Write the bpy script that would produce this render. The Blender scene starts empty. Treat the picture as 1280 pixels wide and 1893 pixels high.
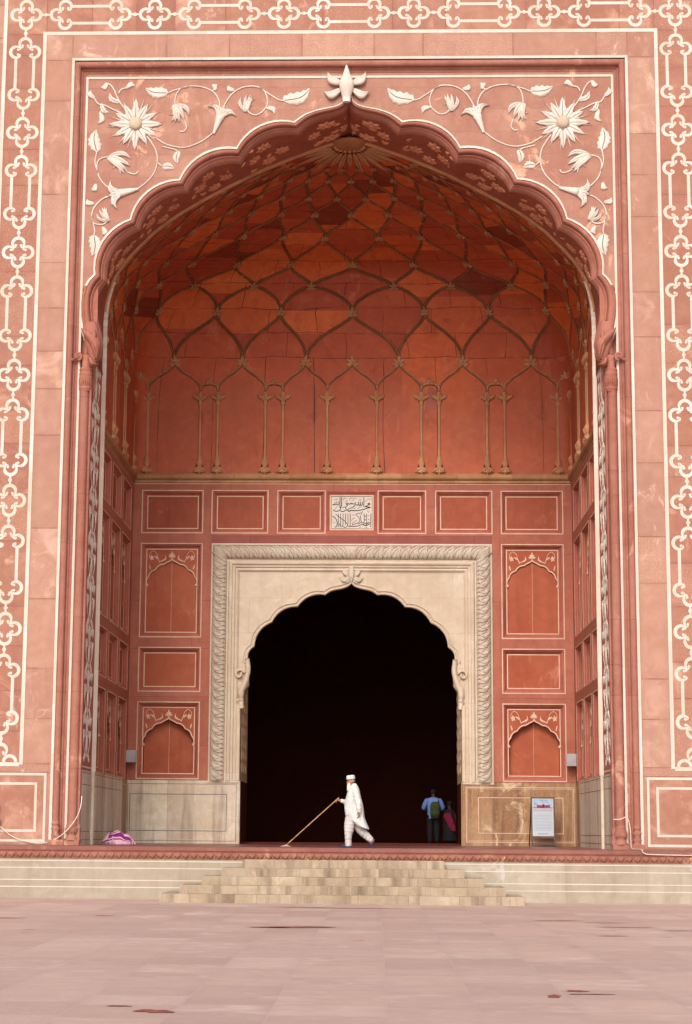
import bpy, bmesh, math, random
from mathutils import Vector, Matrix
from mathutils.geometry import tessellate_polygon
R = random.Random(7)
S = bpy.context.scene
COL = S.collection
pi = math.pi

# ------------------------------------------------------------------ camera
F, PIT, YAW, ROL = 3675.61, 0.1772134, 0.0357575, 0.0082963
fw = Vector((-math.sin(YAW)*math.cos(PIT), math.cos(YAW)*math.cos(PIT), math.sin(PIT)))
rt = Vector((math.cos(YAW), math.sin(YAW), 0.0)); up = rt.cross(fw)
c_, s_ = math.cos(ROL), math.sin(ROL)
rt, up = rt*c_+up*s_, up*c_-rt*s_
cam = bpy.data.cameras.new('camera'); co = bpy.data.objects.new('camera', cam); COL.objects.link(co)
m = Matrix((rt, up, -fw)).transposed().to_4x4(); m.translation = Vector((0.8127, -50.0, 0.3846))
co.matrix_world = m
cam.sensor_fit = 'VERTICAL'; cam.sensor_height = 36; cam.lens = F/1893*36
cam.shift_x = (640-570.44)/1893; cam.shift_y = -(946.5-878.39)/1893
cam.clip_end = 500; cam.clip_start = 0.5
S.camera = co

# ------------------------------------------------------------------ world, sun, exposure
SUN_EL, SUN_AZ = math.radians(36), math.radians(180+10)
w = bpy.data.worlds.new('World'); S.world = w; w.use_nodes = True
nt = w.node_tree; bg = nt.nodes['Background']
sky = nt.nodes.new('ShaderNodeTexSky'); sky.sky_type = 'NISHITA'; sky.sun_disc = False
sky.sun_elevation = SUN_EL; sky.sun_rotation = SUN_AZ; sky.dust_density = 4.0; sky.air_density = 1.0
hs = nt.nodes.new('ShaderNodeHueSaturation'); hs.inputs['Saturation'].default_value = 0.22
nt.links.new(sky.outputs[0], hs.inputs['Color']); nt.links.new(hs.outputs[0], bg.inputs[0]); bg.inputs[1].default_value = 0.15
sl = bpy.data.lights.new('sun', 'SUN'); sl.energy = 1.0; sl.angle = math.radians(16); sl.color = (1.0, 0.95, 0.90)
so = bpy.data.objects.new('sun', sl); COL.objects.link(so)
sd = Vector((math.sin(SUN_AZ)*math.cos(SUN_EL), math.cos(SUN_AZ)*math.cos(SUN_EL), math.sin(SUN_EL)))
so.rotation_euler = sd.to_track_quat('Z', 'Y').to_euler()
S.view_settings.view_transform = 'Standard'; S.view_settings.look = 'None'
S.view_settings.exposure = 0.58; S.view_settings.gamma = 1.0

# ------------------------------------------------------------------ materials
def C(r, g, b):
    f = lambda x: (x/255/12.92) if x/255 <= 0.04045 else ((x/255+0.055)/1.055)**2.4
    return (f(r), f(g), f(b), 1)

class NT:
    def __init__(s, name, rough=0.8, spec=0.3):
        s.m = bpy.data.materials.new(name); s.m.use_nodes = True; s.t = s.m.node_tree
        s.b = s.t.nodes['Principled BSDF']; s.b.inputs['Roughness'].default_value = rough
        s.b.inputs['Specular IOR Level'].default_value = spec
    def n(s, ty, ins=None, **kw):
        x = s.t.nodes.new(ty)
        for k, v in kw.items(): setattr(x, k, v)
        for k, v in (ins or {}).items():
            if hasattr(v, 'is_output'): s.t.links.new(v, x.inputs[k])
            else: x.inputs[k].default_value = v
        return x
    def math(s, op, a, b=0.0, c=None):
        d = {0: a, 1: b}
        if c is not None: d[2] = c
        return s.n('ShaderNodeMath', d, operation=op).outputs[0]
    def mix(s, f, a, b, bt='MIX'):
        return s.n('ShaderNodeMixRGB', {'Fac': f, 'Color1': a, 'Color2': b}, blend_type=bt).outputs[0]
    def ramp(s, v, lo, hi, a=0.0, b=1.0):
        return s.n('ShaderNodeMapRange', {0: v, 1: lo, 2: hi, 3: a, 4: b}).outputs[0]
    def obj(s, scale=(1, 1, 1)):
        tc = s.n('ShaderNodeTexCoord').outputs['Object']
        return s.n('ShaderNodeMapping', {'Vector': tc, 'Scale': scale}).outputs[0]
    def noise(s, sc, det=4, rough=0.55, scale=(1, 1, 1), dist=0.0):
        return s.n('ShaderNodeTexNoise', {'Vector': s.obj(scale), 'Scale': sc, 'Detail': det, 'Roughness': rough, 'Distortion': dist}).outputs[0]
    def attr(s, name, out='Fac'):
        return s.n('ShaderNodeAttribute', attribute_name=name).outputs[out]
    def bump(s, h, st=0.3, d=0.02):
        bn = s.n('ShaderNodeBump', {'Height': h, 'Strength': st, 'Distance': d})
        s.t.links.new(bn.outputs[0], s.b.inputs['Normal'])
    def out(s, c):
        s.t.links.new(c, s.b.inputs['Base Color']); return s.m

def stone(name, c1, c2, c3, edge=False, brick=None, uvbrick=None, pale=None, palef=0.0, speck=0.0, streak=0.0,
          rough=0.82, var=0.28, bump=0.35, joint=(0.35, 0.16, 0.11), jw=0.018, dark=0.0, spec=0.25, tone=False):
    t = NT(name, rough, spec)
    n1 = t.noise(0.55, 5, 0.6); n2 = t.noise(3.1, 6, 0.62, dist=0.6); n3 = t.noise(42, 3, 0.7)
    base = t.mix(t.ramp(n1, 0.38, 0.62), c1, c2)
    rn = t.attr('rnd')
    if edge:
        r2 = t.math('FRACT', t.math('MULTIPLY', rn, 7.31)); r3 = t.math('FRACT', t.math('MULTIPLY', rn, 13.7)); r4 = t.math('FRACT', t.math('MULTIPLY', rn, 29.3))
        base = t.mix(t.math('MULTIPLY', r2, 0.5), base, (c1[0]*1.02, c1[1]*0.86, c1[2]*0.86, 1))
        base = t.mix(t.math('MULTIPLY', r4, 0.35), base, (c2[0]*1.06, c2[1]*1.02, c2[2]*0.88, 1))
    jm = None; bc = None
    if brick:
        tc = t.n('ShaderNodeTexCoord').outputs['Object']
        sp = t.n('ShaderNodeSeparateXYZ', {0: tc})
        xx = t.math('ADD', sp.outputs[0], sp.outputs[1])
        wob = t.math('MULTIPLY', t.noise(1.3, 3), 0.03)
        vec = t.n('ShaderNodeCombineXYZ', {0: t.math('ADD', xx, wob), 1: t.math('ADD', sp.outputs[2], wob)}).outputs[0]
        bt = t.n('ShaderNodeTexBrick', {'Vector': vec, 'Color1': (0, 0, 0, 1), 'Color2': (1, 1, 1, 1), 'Mortar': (0.5, 0.5, 0.5, 1), 'Scale': 1.0,
                 'Mortar Size': jw*0.5, 'Mortar Smooth': 0.6, 'Bias': 0.0, 'Brick Width': brick[0], 'Row Height': brick[1]}, offset=0.37)
        rn = t.math('ADD', rn, bt.outputs['Color']); jm = bt.outputs['Fac']
    if uvbrick:
        uv = t.n('ShaderNodeUVMap', uv_map='UVMap').outputs[0]
        wn = t.n('ShaderNodeTexNoise', {'Vector': uv, 'Scale': 0.9, 'Detail': 3.0}).outputs[1]
        uv2 = t.n('ShaderNodeVectorMath', {0: uv, 1: t.n('ShaderNodeVectorMath', {0: wn, 1: (0.35, 0.25, 0.35)}, operation='MULTIPLY').outputs[0]}, operation='ADD').outputs[0]
        bt = t.n('ShaderNodeTexBrick', {'Vector': uv2, 'Color1': (0, 0, 0, 1), 'Color2': (1, 1, 1, 1), 'Mortar': (0.5, 0.5, 0.5, 1), 'Scale': 1.0,
                 'Mortar Size': jw*0.5, 'Mortar Smooth': 0.3, 'Bias': 0.0, 'Brick Width': uvbrick[0], 'Row Height': uvbrick[1]}, offset=0.43)
        bc = bt.outputs['Color']; rn = t.math('ADD', t.math('MULTIPLY', rn, 0.75), t.math('MULTIPLY', bc, 0.6)); jm = bt.outputs['Fac']
    if tone:
        tn = t.attr('tone'); an = t.math('ADD', tn, t.math('MULTIPLY_ADD', t.noise(1.9, 4), 0.14, -0.07))
        cr = t.n('ShaderNodeValToRGB', {0: an}); e = cr.color_ramp.elements
        e[0].position = 0.0; e[0].color = C(72, 26, 20); e[1].position = 1.0; e[1].color = C(224, 124, 62)
        for ps, cc in ((.13, C(84, 30, 22)), (.18, C(140, 58, 38)), (.45, C(170, 78, 46)), (.62, C(184, 88, 52)), (.74, C(204, 98, 46)), (.88, C(216, 110, 48))):
            q = e.new(ps); q.color = cc
        base = t.mix(0.8, base, cr.outputs[0])
        zz = t.n('ShaderNodeSeparateXYZ', {0: t.n('ShaderNodeTexCoord').outputs['Object']}).outputs[2]
        base = t.mix(t.math('MULTIPLY', t.ramp(zz, 14.6, 13.2), t.ramp(t.noise(.5, 3), .3, .6, .35, .9)), base, C(166, 90, 62))
        rn = t.math('MULTIPLY', rn, 0.4)
        pn = t.noise(1.1, 6, 0.65, (1.3, 1.3, 0.6), 1.6)
        base = t.mix(t.math('MULTIPLY', t.ramp(pn, 0.55, 0.66, 0, 0.6), t.ramp(t.noise(0.4, 2), 0.47, 0.58)), base, C(128, 48, 30))
    f = t.math('MULTIPLY_ADD', rn, var, 0.0)
    base = t.mix(f, base, c3)
    if dark > 0:
        pn = t.noise(1.1, 6, 0.65, (1.3, 1.3, 0.6), 1.6)
        base = t.mix(t.math('MULTIPLY', t.ramp(pn, 0.55, 0.68, 0, 0.6), t.ramp(t.noise(0.4, 2), 0.45, 0.58)), base, (c3[0]*0.7, c3[1]*0.55, c3[2]*0.5, 1))
        base = t.mix(t.math('MULTIPLY', t.ramp(rn, 0.98, 1.06), dark), base, (c3[0]*0.28, c3[1]*0.2, c3[2]*0.2, 1))
    base = t.mix(t.ramp(n2, 0.35, 0.75, 0, 0.42), base, c3)
    base = t.mix(t.ramp(n2, 0.5, 0.2, 0, 0.25), base, c2)
    if pale:
        pn = t.noise(1.25, 7, 0.68, (1, 1, 0.8), 1.2)
        pm = t.noise(0.33, 2, 0.5)
        k = t.math('MULTIPLY', t.ramp(pn, 0.57, 0.66), t.ramp(pm, 0.48, 0.58))
        base = t.mix(t.math('MULTIPLY', k, palef), base, pale)
        k2 = t.math('MULTIPLY', t.ramp(t.noise(9, 5, 0.7, (1, 1, 0.45)), 0.66, 0.74), t.ramp(t.noise(0.8, 2), 0.48, 0.6))
        base = t.mix(t.math('MULTIPLY', k2, palef), base, pale)
    if streak > 0:
        sn = t.noise(2.2, 5, 0.6, (1.6, 1.6, 0.12))
        base = t.mix(t.ramp(sn, 0.5, 0.78, 0, streak), base, (c3[0]*0.45, c3[1]*0.4, c3[2]*0.4, 1))
        sn2 = t.noise(3.7, 5, 0.6, (1.8, 1.8, 0.1))
        base = t.mix(t.ramp(sn2, 0.62, 0.8, 0, streak*0.5), base, pale or c2)
    if speck > 0:
        base = t.mix(t.ramp(n3, 0.55, 0.8, 0, speck), base, pale or c2)
        base = t.mix(t.ramp(n3, 0.42, 0.25, 0, speck), base, c3)
    if edge:
        g = t.noise(26, 2, 0.8)
        base = t.mix(t.math('MULTIPLY', t.ramp(r3, 0.72, 0.8), t.ramp(g, 0.5, 0.7, 0, 0.32)), base, pale or c2)
        base = t.mix(t.math('MULTIPLY', t.ramp(r3, 0.28, 0.2), t.ramp(t.noise(1.2, 6, .6, (1,1,1), 0.8), 0.5, 0.7, 0, 0.4)), base, pale or c2)
    jc = (joint[0], joint[1], joint[2], 1)
    h = n2
    if edge:
        at = t.n('ShaderNodeAttribute', attribute_name='ea')
        sp = t.n('ShaderNodeSeparateXYZ', {0: at.outputs['Vector']})
        mn = t.math('MINIMUM', t.math('MINIMUM', sp.outputs[0], sp.outputs[1]), t.math('MINIMUM', sp.outputs[2], at.outputs['Alpha']))
        mn = t.math('ADD', mn, t.math('MULTIPLY_ADD', t.noise(7, 4), 0.03, -0.018))
        jm = t.ramp(mn, jw, jw*0.3)
        soft = t.ramp(mn, 0.14, 0.0, 0, 0.35)
        base = t.mix(t.math('MULTIPLY', soft, t.noise(2.6, 3)), base, c3)
    if jm is not None:
        jn = t.math('MULTIPLY', jm, t.ramp(t.noise(1.7, 3), 0.36, 0.56, 0.25, 0.95))
        base = t.mix(jn, base, jc)
        h = t.math('SUBTRACT', t.math('MULTIPLY', n2, 0.35), jn)
    h = t.math('ADD', h, t.math('MULTIPLY', n3, 0.25))
    t.bump(h, bump, 0.02)
    return t.out(base)

M = {}
M['plain'] = stone('pale_sandstone', C(164, 123, 105), C(174, 136, 118), C(139, 92, 76), edge=True, pale=C(220, 184, 162), palef=0.6, speck=0.28, streak=0.12, var=0.34, joint=(0.26, 0.11, 0.08))
M['band'] = stone('band_sandstone', C(153, 105, 87), C(163, 119, 100), C(129, 79, 64), edge=True, pale=C(226, 180, 155), palef=0.5, speck=0.25, streak=0.16, var=0.36, joint=(0.24, 0.09, 0.06), jw=0.014)
M['spandrel'] = stone('spandrel_sandstone', C(156, 108, 91), C(167, 124, 105), C(134, 83, 68), brick=(2.3, 0.62), pale=C(222, 170, 138), palef=0.75, speck=0.2, streak=0.15, var=0.3, joint=(0.3, 0.13, 0.1), jw=0.02)
M['mould'] = stone('moulding_sandstone', C(150, 94, 78), C(160, 108, 91), C(122, 66, 53), brick=(50, 1.9), pale=C(222, 176, 150), palef=0.4, speck=0.3, streak=0.25, var=0.25, joint=(0.2, 0.07, 0.05), jw=0.02)
M['arch'] = stone('arch_sandstone', C(150, 90, 73), C(160, 103, 85), C(122, 62, 48), pale=C(215, 165, 140), palef=0.25, speck=0.3, streak=0.2, var=0.2)
M['relief'] = stone('carved_white_marble', C(208, 197, 185), C(198, 182, 168), C(172, 148, 132), speck=0.15, streak=0.12, var=0.2, bump=0.15, rough=0.6)
M['discface'] = stone('sunflower_disc_marble', C(190, 170, 146), C(182, 160, 136), C(156, 130, 108), speck=0.6, var=0.2, bump=0.8)
M['marble'] = stone('inlay_white_marble', C(206, 194, 184), C(196, 182, 170), C(190, 164, 142), var=0.6, speck=0.15, streak=.2, bump=0.1, rough=0.6)
M['creamline'] = stone('cream_inlay', C(214, 184, 158), C(204, 168, 142), C(170, 122, 98), var=0.2, speck=0.1, bump=0.1, rough=0.65)
M['inner'] = stone('painted_red_stone', C(160, 90, 70), C(170, 102, 80), C(132, 66, 48), brick=(3.1, 1.45), pale=C(196, 122, 98), palef=0.4, speck=0.12, streak=0.2, var=0.25, bump=0.25, joint=(0.11, 0.03, 0.02), jw=0.014, rough=0.62)
M['field'] = stone('painted_panel_stone', C(158, 76, 46), C(168, 89, 58), C(124, 52, 31), pale=C(202, 128, 102), palef=0.6, speck=0.1, streak=0.22, var=0.5, bump=0.25, rough=0.6)
M['reveal'] = stone('reveal_sandstone', C(164, 92, 76), C(174, 104, 88), C(138, 70, 56), pale=C(210, 170, 154), palef=0.5, speck=0.2, streak=0.15, var=0.2)
M['brightmarble'] = stone('brightened_white_marble', C(226, 214, 200), C(216, 202, 186), C(194, 166, 142), speck=0.15, streak=0.2, var=0.5, bump=0.1, rough=0.5)  # lightened copy of the inlay marble, makes up for weak light in the niche
M['bevel'] = stone('panel_bevel_stone', C(158, 84, 66), C(168, 98, 80), C(132, 62, 50), speck=0.1, var=0.2, bump=0.2, rough=0.6)
M['mauve'] = stone('mauve_lintel_stone', C(140, 78, 70), C(150, 88, 78), C(122, 62, 54), brick=(3.4, 3), speck=0.1, var=0.3, bump=0.2, joint=(0.1, 0.03, 0.03), jw=0.02)
M['vault'] = stone('vault_red_stone', C(196, 92, 56), C(204, 106, 68), C(150, 58, 34), uvbrick=(1.55, 0.78), pale=C(196, 120, 92), palef=0.5, speck=0.12, streak=0.1, var=0.3, bump=0.3, joint=(0.03, 0.008, 0.005), jw=0.02, dark=0.0, rough=0.6, tone=True)
M['soffit'] = stone('soffit_carved_stone', C(150, 82, 60), C(160, 94, 70), C(118, 54, 38), pale=C(190, 124, 96), palef=0.5, speck=0.3, streak=0.3, var=0.3, bump=0.6)
M['tan'] = stone('tan_rib_stone', C(192, 142, 102), C(176, 122, 84), C(130, 80, 52), speck=0.3, var=0.3, bump=0.3, streak=0.2)
M['net'] = stone('vault_rib_stone', C(170, 118, 78), C(150, 98, 64), C(104, 60, 38), speck=0.4, var=0.4, bump=0.3, streak=0.2)
M['tanlight'] = stone('tan_cornice_stone', C(184, 142, 100), C(170, 122, 84), C(126, 74, 46), brick=(1.7, 5), speck=0.2, var=0.4, bump=0.2, joint=(0.12, 0.05, 0.03), streak=0.3)
M['softan'] = stone('carved_soffit_stone', C(216, 150, 114), C(204, 134, 100), C(160, 92, 64), speck=0.3, var=0.2)
M['painted_shade'] = stone('painted_shade_stone', C(58, 22, 14), C(48, 17, 10), C(34, 12, 8), speck=0.2, var=0.2)  # dark colour painted as shade beside ribs and colonnettes
M['door'] = stone('doorway_marble', C(192, 172, 148), C(200, 182, 160), C(162, 134, 108), brick=(2.6, 1.05), pale=C(222, 206, 188), palef=0.3, speck=0.08, streak=0.1, var=0.3, bump=0.15, joint=(0.33, 0.24, 0.18), jw=0.012, rough=0.5)
M['doorcarve'] = stone('carved_cream_marble', C(184, 166, 146), C(192, 177, 158), C(146, 120, 98), speck=0.15, streak=0.15, var=0.15, bump=0.2, rough=0.55)
M['dado'] = stone('veined_dado_marble', C(216, 198, 170), C(222, 208, 188), C(160, 130, 106), brick=(0.78, 9), pale=C(214, 204, 192), palef=0.9, speck=0.45, streak=0.85, var=0.6, bump=0.15, joint=(0.22, 0.15, 0.1), jw=0.012, rough=0.5)
M['dadobrown'] = stone('stained_dado_marble', C(166, 124, 84), C(180, 146, 108), C(116, 72, 44), brick=(0.9, 9), pale=C(204, 176, 142), palef=0.9, speck=0.6, streak=0.9, var=0.7, bump=0.2, joint=(0.12, 0.06, 0.03), jw=0.012, rough=0.5)
M['plinth'] = stone('plinth_marble', C(158, 144, 124), C(168, 156, 138), C(130, 112, 92), brick=(1.9, 9), pale=C(190, 184, 178), palef=0.5, speck=0.2, streak=0.3, var=0.35, bump=0.15, joint=(0.4, 0.3, 0.2), jw=0.01, rough=0.55)
M['step'] = stone('worn_step_stone', C(168, 148, 124), C(180, 162, 138), C(122, 102, 82), brick=(1.15, 9), pale=C(206, 186, 160), palef=0.4, speck=0.4, streak=0.9, var=0.28, bump=0.25, joint=(0.2, 0.13, 0.08), jw=0.016)
M['lip'] = stone('terrace_lip_stone', C(130, 84, 73), C(138, 93, 82), C(110, 64, 55), brick=(2.4, 9), pale=C(206, 150, 128), palef=0.4, speck=0.2, streak=0.15, var=0.3, joint=(0.2, 0.07, 0.05))
M['lipcarve'] = stone('carved_lip_stone', C(136, 86, 70), C(150, 100, 82), C(106, 58, 46), pale=C(214, 164, 130), palef=0.6, speck=0.3, var=0.3)
M['floor'] = stone('polished_floor_stone', C(110, 66, 58), C(120, 76, 68), C(90, 50, 42), brick=(1.3, 0.9), speck=0.1, var=0.3, bump=0.05, rough=0.35, spec=0.4, jw=0.01)
M['ground'] = stone('courtyard_paving', C(178, 151, 142), C(186, 162, 151), C(156, 127, 119), edge=True, pale=C(214, 190, 176), palef=0.35, speck=0.15, var=0.6, joint=(0.42, 0.3, 0.27), jw=0.009, bump=0.2, rough=0.6, spec=0.35)
M['dark'] = stone('hall_shade_stone', C(78, 34, 24), C(84, 38, 28), C(60, 24, 18), speck=0.1, var=0.2, rough=0.9, spec=0.05)  # darkness of the hall put into the stone colour
M['darkcarve'] = stone('jamb_stone', C(196, 164, 132), C(206, 176, 144), C(150, 116, 86), speck=0.3, streak=0.4, var=0.3)

def simple(name, c, rough=0.7, c2=None, sc=6.0, bump=0.0, metal=0.0, spec=0.3):
    t = NT(name, rough, spec); t.b.inputs['Metallic'].default_value = metal
    n = t.noise(sc, 4)
    if bump: t.bump(t.noise(sc*2, 5), bump, 0.02)
    return t.out(t.mix(t.ramp(n, 0.35, 0.65), c, c2 or tuple(x*0.85 for x in c[:3])+(1,)))
M['cotton'] = simple('white_cotton', C(200, 197, 190), 0.9, C(184, 181, 176), 9, 0.9)
M['cotton2'] = simple('white_trouser_cotton', C(194, 185, 181), 0.9, C(174, 165, 162), 9, 0.9)
M['skin'] = simple('skin', C(176, 118, 92), 0.6, C(160, 100, 76), 14)
M['skindark'] = simple('dark_skin', C(60, 36, 28), 0.6)
M['beard'] = simple('white_hair', C(226, 216, 204), 0.9, C(206, 192, 178), 40, 0.5)
M['greyhair'] = simple('grey_hair', C(150, 138, 130), 0.9, None, 40, 0.4)
M['black'] = simple('black_cloth', C(14, 12, 13), 0.9)
M['navy'] = simple('navy_leather', C(24, 34, 66), 0.5, C(34, 46, 84))
M['blue'] = simple('light_blue_cotton', C(92, 112, 160), 0.9, C(76, 96, 142), 8, 0.3)
M['olive'] = simple('olive_canvas', C(54, 60, 26), 0.9, C(34, 40, 16), 12)
M['crimson'] = simple('crimson_cloth', C(120, 14, 48), 0.9, C(84, 8, 34), 8, 0.3)
M['wood'] = simple('bamboo', C(196, 158, 112), 0.6, C(160, 118, 76), 12)
M['mop'] = simple('mop_cloth', C(196, 160, 150), 0.95, C(160, 120, 112), 30, 0.5)
M['purple'] = simple('purple_wool', C(122, 40, 112), 0.95, C(98, 26, 88), 24, 0.4)
M['pink'] = simple('pale_pink_wool', C(214, 168, 178), 0.95, C(196, 146, 158), 24, 0.4)
M['steel'] = simple('grey_enamel', C(166, 158, 156), 0.45, C(150, 143, 142), 3)
M['plastic'] = simple('black_plastic', C(16, 14, 16), 0.5)
M['cable'] = simple('cream_cable', C(226, 208, 188), 0.6)
M['signmetal'] = simple('brown_painted_metal', C(96, 72, 62), 0.5, C(78, 56, 48))
M['paper'] = simple('white_sign_face', C(178, 182, 188), 0.4, C(170, 174, 182), 2)
M['ink'] = simple('grey_ink', C(58, 58, 66), 0.7)
M['crease'] = simple('painted_crease_shade', C(132, 100, 74), 0.8)  # shade in the carving creases, drawn as brown lines
M['inkblack'] = simple('black_inlay', C(34, 20, 18), 0.6)
M['inkred'] = simple('red_ink', C(150, 30, 56), 0.7)
M['skyprint'] = simple('blue_print', C(120, 146, 178), 0.5, C(170, 178, 188), 9)
M['brickprint'] = simple('maroon_print', C(140, 56, 76), 0.6)
M['wet'] = simple('damp_red_stain', C(120, 58, 44), 0.5, C(142, 78, 62), 5)

# ------------------------------------------------------------------ mesh tools
class MB:
    def __init__(s): s.v = []; s.f = []; s.mi = []; s.rn = []; s.ea = []; s.sm = []; s.mats = []; s.uv = None
    def m(s, mat):
        if mat not in s.mats: s.mats.append(mat)
        return s.mats.index(mat)
    def face(s, pts, mat, rn=0.0, ea=None, sm=False):
        b = len(s.v); s.v.extend([tuple(p) for p in pts]); s.f.append(tuple(range(b, b+len(pts))))
        s.mi.append(s.m(mat)); s.rn.append(rn); s.ea.append(ea); s.sm.append(sm)
    def grid(s, rows, mat, closed=False, rn=0.0, sm=True, rowmat=None, caps=False):
        b = len(s.v); n = len(rows[0])
        for r in rows: s.v.extend([tuple(p) for p in r])
        mi = s.m(mat)
        for i in range(len(rows)-1):
            mm = s.m(rowmat[i]) if rowmat else mi
            for j in range(n if closed else n-1):
                k = (j+1) % n
                s.f.append((b+i*n+j, b+i*n+k, b+(i+1)*n+k, b+(i+1)*n+j)); s.mi.append(mm); s.rn.append(rn); s.ea.append(None); s.sm.append(sm)
        if caps:
            for i in (0, len(rows)-1):
                s.f.append(tuple(b+i*n+j for j in range(n))); s.mi.append(mi); s.rn.append(rn); s.ea.append(None); s.sm.append(False)
    def box(s, x0, x1, y0, y1, z0, z1, mat, rn=0.0, MM=None):
        P = [(x, y, z) for z in (z0, z1) for y in (y0, y1) for x in (x0, x1)]
        if MM: P = [MM(*p) for p in P]
        b = len(s.v); s.v.extend([tuple(p) for p in P])
        for q in ((0, 1, 3, 2), (4, 6, 7, 5), (0, 4, 5, 1), (2, 3, 7, 6), (0, 2, 6, 4), (1, 5, 7, 3)):
            s.f.append(tuple(b+i for i in q)); s.mi.append(s.m(mat)); s.rn.append(rn); s.ea.append(None); s.sm.append(False)
    def tube(s, pts, r, mat, n=8, rn=0.0, flat=1.0, caps=True):
        pts = [Vector(p) for p in pts]; N = len(pts)
        rr = r if isinstance(r, (list, tuple)) else [r]*N
        if len(rr) != N: rr = [rr[min(len(rr)-1, int(i*(len(rr)-1)/(N-1)+.5))] for i in range(N)]
        t0 = (pts[1]-pts[0]).normalized()
        a = Vector((0, 1, 0)) if abs(t0.y) < 0.9 else Vector((1, 0, 0))
        nrm = (a - t0*a.dot(t0)).normalized(); rows = []
        for i in range(N):
            t = (pts[min(i+1, N-1)]-pts[max(i-1, 0)]).normalized()
            nrm = (nrm - t*nrm.dot(t)).normalized(); bi = t.cross(nrm)
            rows.append([pts[i]+nrm*(math.cos(2*pi*k/n)*rr[i]*flat)+bi*(math.sin(2*pi*k/n)*rr[i]) for k in range(n)])
        s.grid(rows, mat, closed=True, rn=rn, caps=caps)
    def lathe(s, prof, cx, cy, mat, n=16, a0=0, a1=2*pi, sx=1, sy=1):
        full = abs(a1-a0-2*pi) < 1e-6; k = n if full else n+1
        s.grid([[(cx+r*sx*math.cos(a0+(a1-a0)*i/n), cy+r*sy*math.sin(a0+(a1-a0)*i/n), z) for i in range(k)] for r, z in prof], mat, closed=full, caps=full)
    def ell(s, c, rx, ry, rz, mat, n=12, Q=None):
        rows = []
        for i in range(n//2+1):
            ph = -pi/2+pi*i/(n//2); rad = max(math.cos(ph), 0.02)
            rr = []
            for j in range(n):
                p = Vector((rx*rad*math.cos(2*pi*j/n), ry*rad*math.sin(2*pi*j/n), rz*math.sin(ph)))
                if Q: p = Q @ p
                rr.append(Vector(c)+p)
            rows.append(rr)
        s.grid(rows, mat, closed=True, caps=True)
    def build(s, name, parent=None, recalc=False):
        me = bpy.data.meshes.new(name); me.from_pydata(s.v, [], s.f)
        for k in s.mats: me.materials.append(M[k])
        me.polygons.foreach_set('material_index', s.mi); me.polygons.foreach_set('use_smooth', s.sm)
        if any(s.rn):
            at = me.attributes.new('rnd', 'FLOAT', 'FACE'); at.data.foreach_set('value', s.rn)
        if any(e is not None for e in s.ea):
            at = me.attributes.new('ea', 'FLOAT_COLOR', 'CORNER'); fl = []
            for f, e in zip(s.f, s.ea):
                for k in range(len(f)): fl.extend(e[k] if e else (9, 9, 9, 9))
            at.data.foreach_set('color', fl)
        if s.uv:
            ul = me.uv_layers.new(name='UVMap'); fl = []
            for f in s.f:
                for k in f: fl.extend(s.uv[k])
            ul.data.foreach_set('uv', fl)
        me.update()
        if recalc:
            bm = bmesh.new(); bm.from_mesh(me); bmesh.ops.remove_doubles(bm, verts=bm.verts, dist=1e-5)
            bmesh.ops.recalc_face_normals(bm, faces=bm.faces); bm.to_mesh(me); bm.free()
        o = bpy.data.objects.new(name, me); COL.objects.link(o)
        if parent: o.parent = parent
        return o

def thing(name, label, cat, loc=(0, 0, 0), group=None):
    o = bpy.data.objects.new(name, None); COL.objects.link(o); o.location = loc
    o['label'] = label; o['category'] = cat
    if group: o['group'] = group
    return o
def tag(o, label, cat, group=None):
    o['label'] = label; o['category'] = cat
    if group: o['group'] = group
    return o

def sp(pts, n=6):
    """Catmull-Rom through 2D/3D points"""
    P = [Vector(p) for p in pts]; P = [P[0]*2-P[1]]+P+[P[-1]*2-P[-2]]; out = []
    for i in range(1, len(P)-2):
        for k in range(n):
            t = k/n; a, b, c, d = P[i-1], P[i], P[i+1], P[i+2]
            out.append(0.5*((2*b)+(c-a)*t+(2*a-5*b+4*c-d)*t*t+(3*b-a-3*c+d)*t**3))
    out.append(P[-2]); return out

# plane maps: (u, v, d) -> world, d out of the wall towards the viewer
def MF(Y, sgn=1): return lambda u, v, d=0.0: Vector((sgn*u, Y-d, v))
def MS(X, sgn): return lambda u, v, d=0.0: Vector((sgn*(X-d), u, v))     # side wall: u = depth

def ribbon(mb, MM, pts, w, d, mat, rn=0.0, taper=None):
    P = [Vector((p[0], p[1])) for p in pts]; N = len(P); L = []; Rr = []
    for i in range(N):
        t = (P[min(i+1, N-1)]-P[max(i-1, 0)]).normalized(); nn = Vector((-t.y, t.x))
        ww = (w if taper is None else w*taper[min(len(taper)-1, int(i/(N-1)*(len(taper)-1)+.5))])/2
        L.append(P[i]+nn*ww); Rr.append(P[i]-nn*ww)
    mb.grid([[MM(a.x, a.y, -0.001), MM(a.x, a.y, d), MM(b.x, b.y, d), MM(b.x, b.y, -0.001)] for a, b in zip(L, Rr)], mat, rn=rn, sm=False)
def disc(mb, MM, c, r, d, mat, rn=0.0, n=12, dome=0.0):
    rows = [[MM(c[0]+r*q*math.cos(2*pi*k/n), c[1]+r*q*math.sin(2*pi*k/n), dd) for k in range(n)] for q, dd in ((1, -0.001), (1, d), (0.6, d+dome*0.7), (0.05, d+dome))]
    mb.grid(rows, mat, closed=True, rn=rn, sm=dome > 0, caps=True)
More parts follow.
